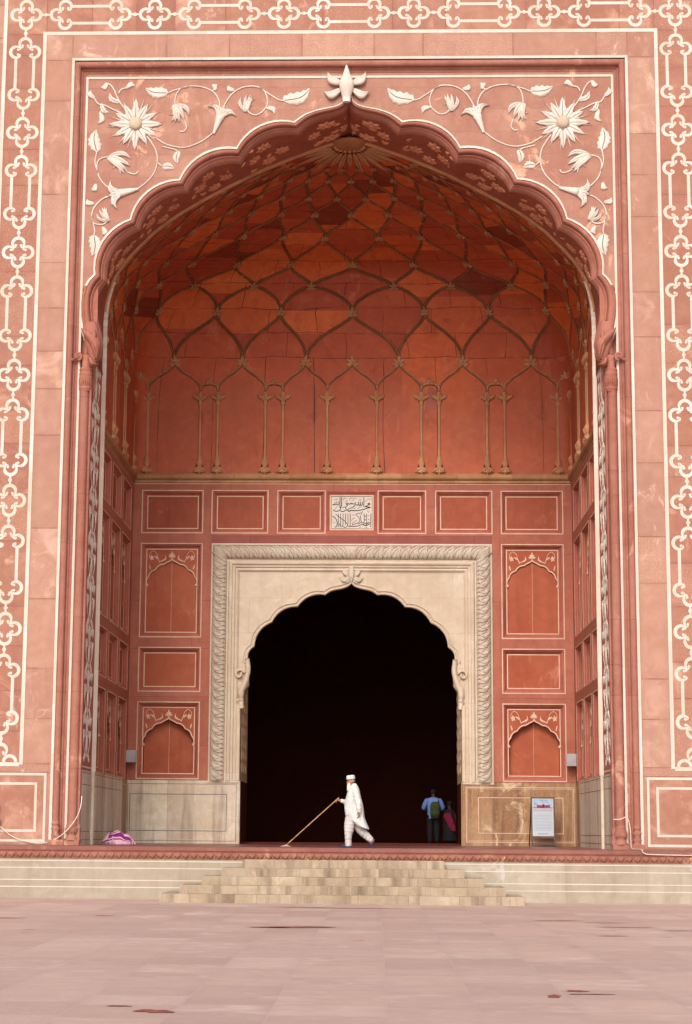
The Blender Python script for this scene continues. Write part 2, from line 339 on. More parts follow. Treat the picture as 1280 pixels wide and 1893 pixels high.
def strip(mb, MM, u0, v0, u1, v1, d, mat, seg=1.1, base=-0.001):
    L = (u1-u0) if (u1-u0) > (v1-v0) else (v1-v0); n = max(1, int(round(L/seg))); cuts = [0]
    for i in range(1, n): cuts.append((i+R.uniform(-.25, .25))/n)
    cuts.append(1)
    for a, b in zip(cuts, cuts[1:]):
        g = 0.0015/L
        if (u1-u0) > (v1-v0): mb.box(u0+(u1-u0)*(a+g), u0+(u1-u0)*(b-g), v0, v1, base, d, mat, R.random(), MM)
        else: mb.box(u0, u1, v0+(v1-v0)*(a+g), v0+(v1-v0)*(b-g), base, d, mat, R.random(), MM)
def rectline(mb, MM, u0, v0, u1, v1, w, d, mat, base=-0.001):
    strip(mb, MM, u0, v0, u1, v0+w, d, mat, base=base); strip(mb, MM, u0, v1-w, u1, v1, d, mat, base=base)
    strip(mb, MM, u0, v0+w, u0+w, v1-w, d, mat, base=base); strip(mb, MM, u1-w, v0+w, u1, v1-w, d, mat, base=base)

def leaf(mb, MM, b, t, w, mat, bend=0.0, h=0.04, teeth=0.0, full=0.8, groove=True, n=12, rib=0.0, pt=0.8):
    b = Vector(b[:2]); t = Vector(t[:2]); ax = t-b; L = ax.length; nx = Vector((-ax.y, ax.x))/max(L, 1e-6)
    rows = []
    for i in range(n+1):
        q = i/n; c = b+ax*q+nx*(bend*L*math.sin(pi*q)*(0.6+0.8*q) + bend*0.5*L*q*q)
        ww = w*(math.sin(pi*min(1, q**full))**pt if 0 < q < 1 else 0.02)
        if teeth and 0 < i < n: ww *= 1+teeth*((i % 3)-1)
        hh = h*(0.35+0.65*math.sin(pi*min(1, q*0.95+.03)))
        pr = [(-1, -0.002), (-0.97, hh*0.45), (-0.45, hh), (0, hh*(0.45 if groove else 1.1)), (0.45, hh), (0.97, hh*0.45), (1, -0.002)]
        rows.append([MM(c.x+nx.x*ww*a, c.y+nx.y*ww*a, d) for a, d in pr])
        if rib: rb = [] if i == 0 else rb; rb.append([MM(c.x+nx.x*rib*q_*min(1, ww*9), c.y+nx.y*rib*q_*min(1, ww*9), hh*.5+.006) for q_ in (-1, 1)])
    mb.grid(rows, mat)
    if rib: mb.grid(rb[1:-1], 'ink', sm=False)

def profile_u(mb, MM, u0, u1, v0, v1, prof, closed=False):
    """rectangular frame, open at the bottom unless closed; prof = [(inset, d, mat to next)]"""
    for (i0, d0, mt), (i1, d1, _) in zip(prof, prof[1:]):
        def ring(i, d):
            bt = v0+i if closed else v0
            return [MM(u0+i, bt, d), MM(u0+i, v1-i, d), MM(u1-i, v1-i, d), MM(u1-i, bt, d)]
        a, b = ring(i0, d0), ring(i1, d1)
        for k in range(4 if closed else 3):
            j = (k+1) % 4
            mb.face([a[k], a[j], b[j], b[k]], mt)

def holed_wall(mb, MM, u0, u1, v0, v1, holes, mat, d=0.0):
    us = sorted({u0, u1}|{h[0] for h in holes}|{h[1] for h in holes}); vs = sorted({v0, v1}|{h[2] for h in holes}|{h[3] for h in holes})
    us = [u for u in us if u0 <= u <= u1]; vs = [v for v in vs if v0 <= v <= v1]
    for a, b in zip(us, us[1:]):
        for c, e in zip(vs, vs[1:]):
            cu, cv = (a+b)/2, (c+e)/2
            if any(h[0] < cu < h[1] and h[2] < cv < h[3] for h in holes): continue
            mb.face([MM(a, c, d), MM(b, c, d), MM(b, e, d), MM(a, e, d)], mat)
def block(mb, MM, u0, u1, v0, v1, mat, d=0.0, rn=None):
    w, h = u1-u0, v1-v0
    mb.face([MM(u0, v0, d), MM(u1, v0, d), MM(u1, v1, d), MM(u0, v1, d)], mat, R.random() if rn is None else rn,
            [(0, w, 0, h), (w, 0, 0, h), (w, 0, h, 0), (0, w, h, 0)])
def fill_poly(mb, MM, pts, mat, d=0.0):
    V3 = [Vector((p[0], p[1], 0)) for p in pts]
    for tri in tessellate_polygon([V3]):
        mb.face([MM(V3[i].x, V3[i].y, d) for i in tri], mat)

def arcpts(a, b, sag, n, left=True):
    a = Vector(a[:2]); b = Vector(b[:2]); ch = b-a; L = ch.length; nn = Vector((-ch.y, ch.x))/L*(1 if left else -1)
    h = sag*L; rad = (L*L/4+h*h)/(2*h); cen = (a+b)/2-nn*(rad-h); a0 = math.asin(min(1, L/2/rad)); out = []
    for i in range(n):
        t = -a0+2*a0*i/n
        out.append(cen+nn*(rad*math.cos(t))+ch/L*(rad*math.sin(t)))
    return out

# ================================================================== THE SETTING
GZ = -1.24
def ground():
    mb = MB(); x = -16.0
    while x < 16:
        w_ = R.uniform(0.85, 1.15); y = -62+R.random()*1.5
        while y < 6:
            L = R.uniform(0.7, 1.7)
            w, h = w_, L
            mb.face([(x, y, GZ), (x+w, y, GZ), (x+w, y+h, GZ), (x, y+h, GZ)], 'ground', R.random(), [(0, w, 0, h), (w, 0, 0, h), (w, 0, h, 0), (0, w, h, 0)])
            y += L
        x += w_
    o = mb.build('courtyard_ground'); o['kind'] = 'structure'
    mb = MB()
    mb.face([(-400, -400, GZ-.02), (400, -400, GZ-.02), (400, 200, GZ-.02), (-400, 200, GZ-.02)], 'ground')
    o = mb.build('far_ground'); o['kind'] = 'structure'
    # damp stains
    mb = MB()
    for (cx, cy, lx, ly) in ((-1.05, -15.2, .55, .12), (-.55, -15.1, .9, .16), (-.25, -14.9, .5, .06), (-1.22, -31.4, .2, .13), (-1.6, -30.9, .12, .06), (4.2, -11.5, .5, .08), (5.2, -14.0, .5, .07),
                             (-6.3, -12.6, .8, .1), (-7.3, -10.8, .4, .08), (6.2, -15, .6, .06), (2.6, -29.2, .1, .12), (2.9, -28.5, .12, .1), (6.3, -22.5, .5, .09),(5.0,-12.2,.4,.05), (3.0,-28.9,.25,.05), (4.6,-17,.4,.05), (-4.4,-11.2,.3,.05),(0.2,-6.3,1.9,.07),(-1.0,-5.9,1.0,.05)):
        n = 30; pts = []; f1, f2 = R.uniform(0, 6), R.uniform(0, 6)
        for k in range(n):
            a = 2*pi*k/n; q = 0.8+0.22*math.sin(2*a+f1)+.14*math.sin(5*a+f2)+.1*R.random()
            pts.append((cx+lx*q*math.cos(a)*0.9, cy+ly*q*math.sin(a)*1.6, GZ+0.004))
        mb.face(pts, 'wet')
    o = mb.build('damp_ground_stains'); o['kind'] = 'structure'
ground()
def flecks():
    mb = MB()
    for k in range(70):
        y = -34+31*R.random()**.7; x = R.uniform(-8, 8); a = R.uniform(.02, .12); b = R.uniform(.008, .03)
        mb.face([(x-a, y-b, GZ+.003), (x+a*.8, y-b*1.2, GZ+.003), (x+a, y+b, GZ+.003), (x-a*.7, y+b*.8, GZ+.003)], R.choice(('mop', 'relief', 'relief', 'wet')))
    o = mb.build('paving_scuffs'); o['kind'] = 'structure'
flecks()

def terrace():
    T = thing('stone_terrace', 'long raised terrace with red carved lip and cream marble face below the great arch', 'terrace')
    mb = MB()
    mb.box(-16, 16, -1.5, 13.4, -0.1, 0.0, 'floor')
    mb.build('floor_slab', T)
    mb = MB()
    mb.box(-16, 16, -1.53, -1.502, -0.105, -0.004, 'lip'); mb.box(-16, 16, -1.50, -1.44, -0.13, -0.1055, 'bevel')
    mb.build('lip', T)
    mb = MB()
    mb.box(-16, 16, -1.49, -1.40, -0.30, -0.131, 'lipcarve')
    x = -11.0; MM = MF(-1.49)
    while x < 11:
        leaf(mb, MM, (x, -0.137), (x+0.005, -0.29), 0.092, 'lipcarve', h=0.06, full=0.7, n=6)
        leaf(mb, MM, (x+0.1, -0.285), (x+0.1, -0.16), 0.04, 'lipcarve', h=0.02, n=5)
        x += 0.2
    mb.build('carved_band', T)
    mb = MB()
    mb.box(-16, 16, -1.47, 8, GZ-.3, -0.3005, 'plinth')
    mb.box(-16, 16, -1.5, -1.4705, GZ-.3, -1.10, 'plinth')
    o = mb.build('marble_face', T)
    ml = MB()
    for z, w in ((-.36, .022), (-.525, .022), (-.81, .022), (-.975, .022)):
        for a, b in ((-14, 14),): strip(ml, MF(-1.47), a, z-w/2, b, z+w/2, 0.004, 'marble')
    ml.build('inlay_line', o)
    return T
terrace()

def stairs():
    T = thing('staircase', 'worn yellowish pyramid of five stone steps in front of the great arch', 'steps')
    hw = [2.39, 2.85, 3.28, 3.75, 4.16]; zt = [-0.29, -0.48, -0.67, -0.86, -1.05]; zt2 = zt[1:]+[GZ-.02]
    for k in range(5):
        mb = MB(); y1 = -1.535; y0 = -1.535-0.46*(k+1)
        x = -hw[k]
        while x < hw[k]-0.01:
            L = min(R.uniform(.7, 1.3), hw[k]-x)
            if hw[k]-x-L < .35: L = hw[k]-x
            ch = 0.012; zj = R.uniform(-.004, .004)
            P = [(x+.002, y0+R.uniform(0, .012)), (x+L-.002, y0+R.uniform(0, .012))]
            r = R.random()*0.9; zb = zt2[k]; z = zt[k]+zj
            (xa, ya), (xb, yb) = P
            mb.face([(xa, ya, zb), (xb, yb, zb), (xb, yb, z-ch), (xa, ya, z-ch)], 'step', r)
            mb.face([(xa, ya, z-ch), (xb, yb, z-ch), (xb, yb+ch, z), (xa, ya+ch, z)], 'step', r)
            mb.face([(xa, ya+ch, z), (xb, yb+ch, z), (xb, y1, z), (xa, y1, z)], 'step', r)
            mb.face([(xa, ya, zb), (xa, ya, z-ch), (xa, ya+ch, z), (xa, y1, z), (xa, y1, zb)], 'step', r)
            mb.face([(xb, yb, zb), (xb, yb, z-ch), (xb, yb+ch, z), (xb, y1, z), (xb, y1, zb)], 'step', r)
            x += L
        mb.build('step', T)
stairs()

# ================================================================== THE GATEWAY
G = thing('mosque_gateway', 'tall red sandstone mosque portal with white marble inlay and deep lobed arch', 'gateway')
d1, P = 2.1, 9.85
W3 = 7.0; ZS = 20.15; DS = 0.14     # frame inner, spandrel recess
F0 = MF(0.0)

# ---- outline of the lobed arch (left half, bottom to apex), outer and inner edges
OC = [(-6.655, 14.70), (-5.741, 16.21), (-4.46, 17.30), (-2.957, 18.17), (-1.44, 18.88)]
IC = [(-6.33, 14.58), (-5.50, 15.98), (-4.26, 17.02), (-2.85, 17.80), (-1.323, 18.60)]
OAP = [(-1.286, 19.003), (-1.084, 19.12), (-0.764, 19.225), (-0.386, 19.30), (-0.212, 19.375), (-0.13, 19.46), (-0.1, 19.56)]
IAP = [(-1.207, 18.715), (-1.033, 18.88), (-0.771, 19.0), (-0.391, 19.10), (-0.158, 19.20), (-0.05, 19.30), (-0.0, 19.38)]
OLOW = [(-6.85, 12.55), (-6.80, 12.87), (-6.87, 13.213), (-6.935, 13.535), (-6.955, 13.857), (-6.942, 14.15), (-6.88, 14.40), (-6.79, 14.56)]
ILOW = [(-6.44, 12.45), (-6.39, 12.87), (-6.455, 13.212), (-6.531, 13.511), (-6.585, 13.857), (-6.58, 14.1), (-6.52, 14.30), (-6.43, 14.46)]
NA = 10
def outline(low, cusps, ap, sag=.18):
    o = [Vector(p) for p in low]
    idx = []
    for a, b in zip(cusps, cusps[1:]):
        idx.append(len(o)); o += arcpts(a, b, sag, NA, True)
    idx.append(len(o)); o.append(Vector(cusps[-1])); o += [Vector(p) for p in sp(ap, 2)]
    return o, idx
OUT, cid = outline(OLOW, OC, OAP); INN, _ = outline(ILOW, IC, IAP)
def outline2(lst): return [Vector((-p.x, p.y)) for p in reversed(lst)]

# ---- facade wall blocks
def facade():
    mb = MB()
    # chain bands left and right
    for s in (-1, 1):
        MM = MF(0.0, s); z = 2.0
        while z < 21.3:
            h = min(R.uniform(0.75, 1.75), 21.32-z)
            if 21.32-z-h < .4: h = 21.32-z
            block(mb, MM, 8.08, 9.14, z, z+h, 'band'); z += h
        block(mb, MM, 8.08, 9.14, 21.32, 22.4, 'band')
        # plain band
        z = 2.0
        while z < 20.55:
            h = min(R.choice((R.uniform(0.9, 1.4), R.uniform(1.6, 3.0))), 20.58-z)
            if 20.58-z-h < .5: h = 20.58-z
            block(mb, MM, 7.36, 8.08, z, z+h, 'plain'); z += h
        block(mb, MM, 7.36, 8.08, 20.58, 21.32, 'plain')
        # foot zone
        block(mb, MM, 7.36, 9.14, 1.78, 2.0, 'plain', rn=.8)
        block(mb, MM, 7.36, 7.46, 0.0, 1.78, 'plain', rn=.4)
        block(mb, MM, 7.46, 9.6, 0.0, 1.78, 'band', rn=.3); block(mb, MM, 9.6, 13, 0, 1.78, 'band', rn=.6)
        block(mb, MM, 9.14, 13, 1.78, 2.0, 'plain', rn=.5)
        z = 2.0
        while z < 24:
            h = R.uniform(0.8, 1.6); block(mb, MM, 9.14, 13, z, z+h, 'plain'); z += h
    # top bands
    x = -8.08
    while x < 8.08:
        L = min(R.uniform(1.0, 2.6), 8.08-x)
        if 8.08-x-L < .5: L = 8.08-x
        block(mb, F0, x, x+L, 21.32, 22.4, 'band'); x += L
    x = -7.36
    while x < 7.36:
        L = min(R.uniform(1.0, 2.7), 7.36-x)
        if 7.36-x-L < .5: L = 7.36-x
        block(mb, F0, x, x+L, 20.58, 21.32, 'plain'); x += L
    for k in range(8): block(mb, F0, -9.14+k*2.285, -9.14+(k+1)*2.285, 22.4, 25.2, 'plain')
    mb.box(-13, 13, 0.01, 0.9, 25.2, 25.4, 'plain')
    for s in (-1, 1): mb.box(13*s-.01, 13*s+.01, 0.01, 16, 0, 25.2, 'plain')
    mb.face([(-13, 0.0, 25.2), (13, 0, 25.2), (13, 16, 25.2), (-13, 16, 25.2)], 'plain')
    mb.build('facade_wall', G)
    # straight marble lines
    mb = MB(); w = 0.092
    for s in (-1, 1):
        MM = MF(0.0, s)
        strip(mb, MM, 8.072, 1.97, 8.164, 21.38, 0.006, 'marble')
        strip(mb, MM, 8.164, 1.93, 9.14, 2.022, 0.006, 'marble')
        strip(mb, MM, 9.14, 1.93, 9.235, 22.46, 0.006, 'marble')
        strip(mb, MM, 7.295, 0.11, 7.365, 20.56, 0.02, 'marble')
        rectline(mb, MM, 7.46, 0.07, 9.9, 1.765, 0.062, 0.006, 'marble')
        rectline(mb, MM, 7.69, 0.31, 9.67, 1.53, 0.062, 0.006, 'marble')
    strip(mb, F0, -8.072, 21.288, 8.072, 21.38, 0.006, 'marble')
    strip(mb, F0, -7.365, 20.56, 7.365, 20.63, 0.02, 'marble')
    strip(mb, F0, -9.14, 22.37, 9.14, 22.46, 0.006, 'marble')
    mb.build('inlay_line', G)
facade()

# ---- chain inlay
def Cs(mb, MM, cx, cy, ang, mirror=0):
    """C scroll open towards ang"""
    r = 0.155; lv = 0.005+R.random()*0.003; rn = R.random()
    pts = []
    for i in range(19):
        a = ang+math.radians(48)+math.radians(264)*i/18
        pts.append((cx+r*math.cos(a), cy+r*math.sin(a)))
    ca, sa = math.cos(ang), math.sin(ang)
    def loc(x, y): return (cx+ca*x-sa*y, cy+sa*x+ca*y)
    first = [loc(0.035, 0.075), loc(0.075, 0.06), loc(0.105, 0.085)]
    last = [loc(0.105, -0.085), loc(0.075, -0.06), loc(0.035, -0.075)]
    tp = [0.45, 0.6, 0.75, 1, 1.08, 1.12, 1.12, 1.08, 1, 0.75, 0.6, 0.45]
    ribbon(mb, MM, [first[1]]+[first[2]]+pts+[last[0], last[1]], 0.078, lv, 'marble', rn, tp)
    for q in (loc(0.045, 0.07), loc(0.045, -0.07)): disc(mb, MM, q, 0.036, lv+0.0007, 'marble', rn, 10)
def chain():
    mb = MB()
    def quat(MM, x, y, half=False):
        for a, b in ((0, pi), (pi/2, -pi/2), (pi, 0), (-pi/2, pi/2)):
            if half and b == pi/2: continue
            Cs(mb, MM, x+.235*math.cos(a), y+.235*math.sin(a), b)
    def bead(MM, x, y, vert):
        lv = 0.0095+R.random()*.001; rn = R.random()
        disc(mb, MM, (x, y), 0.052, lv, 'marble', rn, 12)
        for k in (-1, 1):
            d = 0.07*k
            if vert: ribbon(mb, MM, [(x, y+d*.6), (x, y+d*1.6)], 0.05, lv-.0004, 'marble', rn)
            else: ribbon(mb, MM, [(x+d*.6, y), (x+d*1.6, y)], 0.05, lv-.0004, 'marble', rn)
    def link(MM, p0, p1, vert):
        """between quatrefoil centres p0 < p1 along the axis, other coordinate c"""
        (a, c), (b, _) = p0, p1
        T = (lambda u, v: (v, u)) if vert else (lambda u, v: (u, v))
        def cs(u, v, an):
            x, y = T(u, v); Cs(mb, MM, x, y, (pi/2-an) if vert else an)
        for e, sg in ((a, 1), (b, -1)):
            cs(e+sg*0.823, c, 0 if sg > 0 else pi)
            cs(e+sg*1.05, c+.235, -pi/2); cs(e+sg*1.05, c-.235, pi/2)
            x, y = T(e+sg*0.53, c); bead(MM, x, y, vert)
        for v in (c+.24, c-.24):
            n = 2; cut = [a+1.05+.17, (a+b)/2+R.uniform(-.3, .3), b-1.05-.17]
            for q, r_ in zip(cut, cut[1:]):
                x0, y0 = T(q+.002, v); x1, y1 = T(r_-.002, v)
                ribbon(mb, MM, [(x0, y0), (x1, y1)], 0.078, 0.0042, 'marble', R.random())
    xs = [-8.64, -5.184, -1.728, 1.728, 5.184, 8.64]
    for x in xs: quat(F0, x, 21.86)
    for a, b in zip(xs, xs[1:]): link(F0, (a, 21.86), (b, 21.86), False)
    zs = [21.86-3.297*k for k in range(7)]
    for s in (-1, 1):
        MM = MF(0.0, s)
        for z in zs[1:-1]: quat(MM, 8.64, z)
        # last quatrefoil is cut by the foot line
        z = zs[-1]
        for a, b in ((0, pi), (pi/2, -pi/2), (pi, 0)):
            if b == -pi/2: Cs(mb, MM, 8.64, z+.235, b)
        for k in (-1, 1):
            pts = [(8.64+k*(.235+.155*math.cos(t)), 2.03+.155*math.sin(t)) for t in [i*pi/10 for i in range(0, 11)]]
            ribbon(mb, MM, pts, 0.08, 0.0075, 'marble', .4)
        for a, b in zip(zs, zs[1:]): link(MM, (b, 8.64), (a, 8.64), True)
    mb.build('chain_inlay', G)
chain()

# ---- stepped rectangular frame moulding with roll
def frame():
    mb = MB(); MM = F0
    roll = [(0.0, 0.0)]
    prof = [(0.07, 0.0, 'mould'), (0.085, 0.0, 'mould')]
    for k in range(9):
        a = pi*k/8; prof.append((0.085+0.075*(1-math.cos(a)), 0.06*math.sin(a)-0.02*k/8, 'mould'))
    prof += [(0.24, -0.09, 'mould'), (0.28, -0.10, 'mould'), (0.30, -0.13, 'mould'), (0.355, -0.14, 'mould'), (0.37, -0.14, 'mould')]
    profile_u(mb, MM, -7.365, 7.365, 0.0, 20.60, prof)
    mb.build('frame_moulding', G)
    mb = MB()
    for s in (-1, 1): strip(mb, MF(DS, s), 6.935, 0.14 if s > 0 else 0.14, 6.995, 20.15, 0.02, 'marble')
    strip(mb, MF(DS), -6.935, 20.09, 6.935, 20.15, 0.02, 'marble')
    mb.build('inlay_line', G)
    for s in (-1, 1):       # carved foot of the slim frame roll
        mb = MB(); MM = MF(0.0, s)
        pr = [(.09, 0.0), (.09, .07), (.115, .12), (.07, .17), (.10, .24), (.115, .29), (.075, .33), (.075, .37), (.11, .40), (.075, .43), (.07, .46)]
        mb.lathe([(r, z+.12) for r, z in pr], 7.20*s, -.005, 'mould', 14, sy=.8)
        mb.box(6.99, 7.37, 0, .13, -.02, .12, 'mould', MM=lambda a, b, c, MM=MM: MM(a, b, c))
        mb.build('roll_base', G)
frame()

# ---- spandrel field
def spandrel():
    objs = []
    for s in (-1, 1):
        mb = MB(); MM = MF(DS, -s)
        pts = [(0.0, 20.24), (-7.0, 20.24), (-7.0, 14.2), (-6.93, 14.3)]+[(p.x, p.y) for p in OUT[6:]]+[(0.0, 19.6)]
        fill_poly(mb, MM, pts, 'spandrel')
        objs.append(mb.build('spandrel', G))
    return objs
SPL, SPR = spandrel()

def arch_moulding():
    mb = MB(); f = OUT+outline2(OUT); g = INN+outline2(INN)
    # (lerp, depth d toward the viewer, mat)
    pr = [(-.0, -DS-.0, 'marble'), (0.0, -DS+.035, 'marble'), (0.17, -DS+.05, 'marble'), (0.18, -DS+.02, 'arch'), (0.30, -DS+.04, 'arch'), (0.42, -DS+.03, 'arch'),
          (0.50, -DS-.01, 'arch'), (0.54, -DS-.12, 'arch'), (0.60, -DS-.075, 'arch'), (0.66, -DS-.09, 'arch'), (0.70, -DS-.15, 'arch'), (0.80, -DS-.17, 'arch'), (0.92, -DS-.22, 'arch'), (1.0, -DS-.31, 'arch')]
    rows = []
    n = len(f)
    for a, d, mt in pr:
        rows.append([F0(f[i].x+(g[i].x-f[i].x)*a, f[i].y+(g[i].y-f[i].y)*a, d) for i in range(n)])
    # white edge only above the springing
    for k in range(len(pr)-1):
        i0 = 0
        mt = pr[k][2]
        if mt == 'marble':
            pass
    brk = [0, 6]+cid; brk = brk+[n-1-b for b in reversed(brk)]; h = len(OUT)-1
    brk = sorted(set(brk+[h])); gk = [0, 2, 7, 11, 13]      # sharp creases across the profile
    for q0, q1 in zip(brk, brk[1:]):
        for g0, g1 in zip(gk, gk[1:]):
            mm = 'marble' if (g0 == 0 and q0 >= 6 and q1 <= n-7) else 'arch'
            mb.grid([r[q0:q1+1] for r in rows[g0:g1+1]], mm)
    return mb.build('arch_moulding', G)
arch_moulding()

# ---- smooth pointed rim behind the lobes
RIM = [(-6.64, 12.0), (-6.64, 13.2), (-6.64, 13.9), (-6.59, 14.5), (-6.44, 15.05), (-6.2, 15.5), (-5.93, 15.85), (-5.6, 16.2), (-5.2, 16.58), (-4.35, 17.18), (-2.9, 17.98), (-1.85, 18.46), (-0.9, 18.83), (0.0, 19.16)]
RS = [Vector(p) for p in sp(RIM, 8)]
def rim_at(p):
    """rim point at the same angle about (0, 12.3)"""
    if p.y <= 12.31 or abs(p.x) > 6.7: return Vector((-6.63, max(p.y, 12.0)))
    a = math.atan2(p.y-12.3, -p.x); best = None
    for q, r_ in zip(RS, RS[1:]):
        a0 = math.atan2(q.y-12.3, -q.x); a1 = math.atan2(r_.y-12.3, -r_.x)
        if a0 <= a <= a1: return q+(r_-q)*((a-a0)/(a1-a0+1e-9))
    return Vector((0, 19.16)) if abs(p.x) < .3 else RS[-1]
SI = INN; SR = [rim_at(p) for p in INN]
def soff(i, t, d=0.0, s=1):
    """point on the soffit: i index along (float), t 0..1 depth"""
    i = max(0, min(len(SI)-1.001, i)); k = int(i); f = i-k
    a = SI[k]+(SI[k+1]-SI[k])*f; b = SR[k]+(SR[k+1]-SR[k])*f
    q = t
    p = a+(b-a)*q
    nrm = Vector((0-p.x, 13.5-p.y)).normalized()
    p = p+nrm*d
    return Vector((s*p.x, DS+.31+(d1-DS-.31)*t, p.y))
def soffit():
    for s in (1, -1):
        mb = MB()
        rows = [[soff(i, t/6, 0, s) for i in range(len(SI))] for t in range(7)]
        mb.grid(rows, 'soffit', sm=False)
        o = mb.build('arch_soffit', G)
        for li in range(5):
            i0 = cid[li]; i1 = cid[li+1] if li < 4 else len(SI)-1
            n = i1-i0; mid = (i0+i1)/2
            def MM(u, v, d, mid=mid, n=n, s=s): return soff(mid+u*n*0.5, 0.5+v*0.5, d, s)
            for (cu, cv) in ((-.45, -.1), (.45, .1), (0, .5), (-.1, -.6)):
                mb = MB()
                for k in range(7):
                    a = k*2*pi/7+.3; leaf(mb, MM, (cu, cv), (cu+.24*math.cos(a), cv+.26*math.sin(a)), .06, 'softan', h=.06, n=5)
                disc(mb, MM, (cu, cv), .05, .06, 'softan', 0, 8, .02); mb.build('relief_rosette', o)
            for k in range(7):
                u = R.uniform(-.85, .85); v = R.uniform(-.8, .85); a = R.uniform(0, 6.28); mb = MB()
                leaf(mb, MM, (u, v), (u+.25*math.cos(a), v+.25*math.sin(a)), .06, 'softan', bend=.3, h=.05, n=5); mb.build('relief_leaf', o)
soffit()

# rim roll (tan above, white marble on the uprights)
def rim():
    mb = MB()
    pts = [(p.x, d1+.03, p.y) for p in RS if p.y > 14.2]; n0 = len(pts)
    full = pts+[(-p[0], p[1], p[2]) for p in reversed(pts[:-1])]
    mb.tube(full, 0.072, 'tan', 10)
    mb.build('rim_roll', G)
    for s in (-1, 1):
        mb = MB()
        mb.tube([(s*6.60, d1, 0.0), (s*6.60, d1, 1.86)], .05, 'dado', 10); low = [(s*6.59, d1, 1.865), (s*6.59, d1, 12.2)]+[(s*(-p.x-0.05), d1, p.y) for p in RS if 12.4 < p.y < 15.1]
        mb.build('rim_foot', G); mb = MB(); n = len(low)
        pts = [Vector(low[0]), Vector(low[0]).lerp(Vector(low[1]), .25), Vector(low[0]).lerp(Vector(low[1]), .47), Vector(low[0]).lerp(Vector(low[1]), .78)]+[Vector(q) for q in low[1:]]
        for i, (a, b) in enumerate(zip(pts, pts[1:])):
            row = lambda p: [p+Vector((-s*.058, .05, 0)), p+Vector((-s*.058, -.012, 0)), p+Vector((s*.05, -.012, 0)), p+Vector((s*.05, .05, 0))]
            mb.grid([row(a), row(b)], 'brightmarble', rn=R.random(), sm=False)
        mb.build('rim_band', G)
rim()

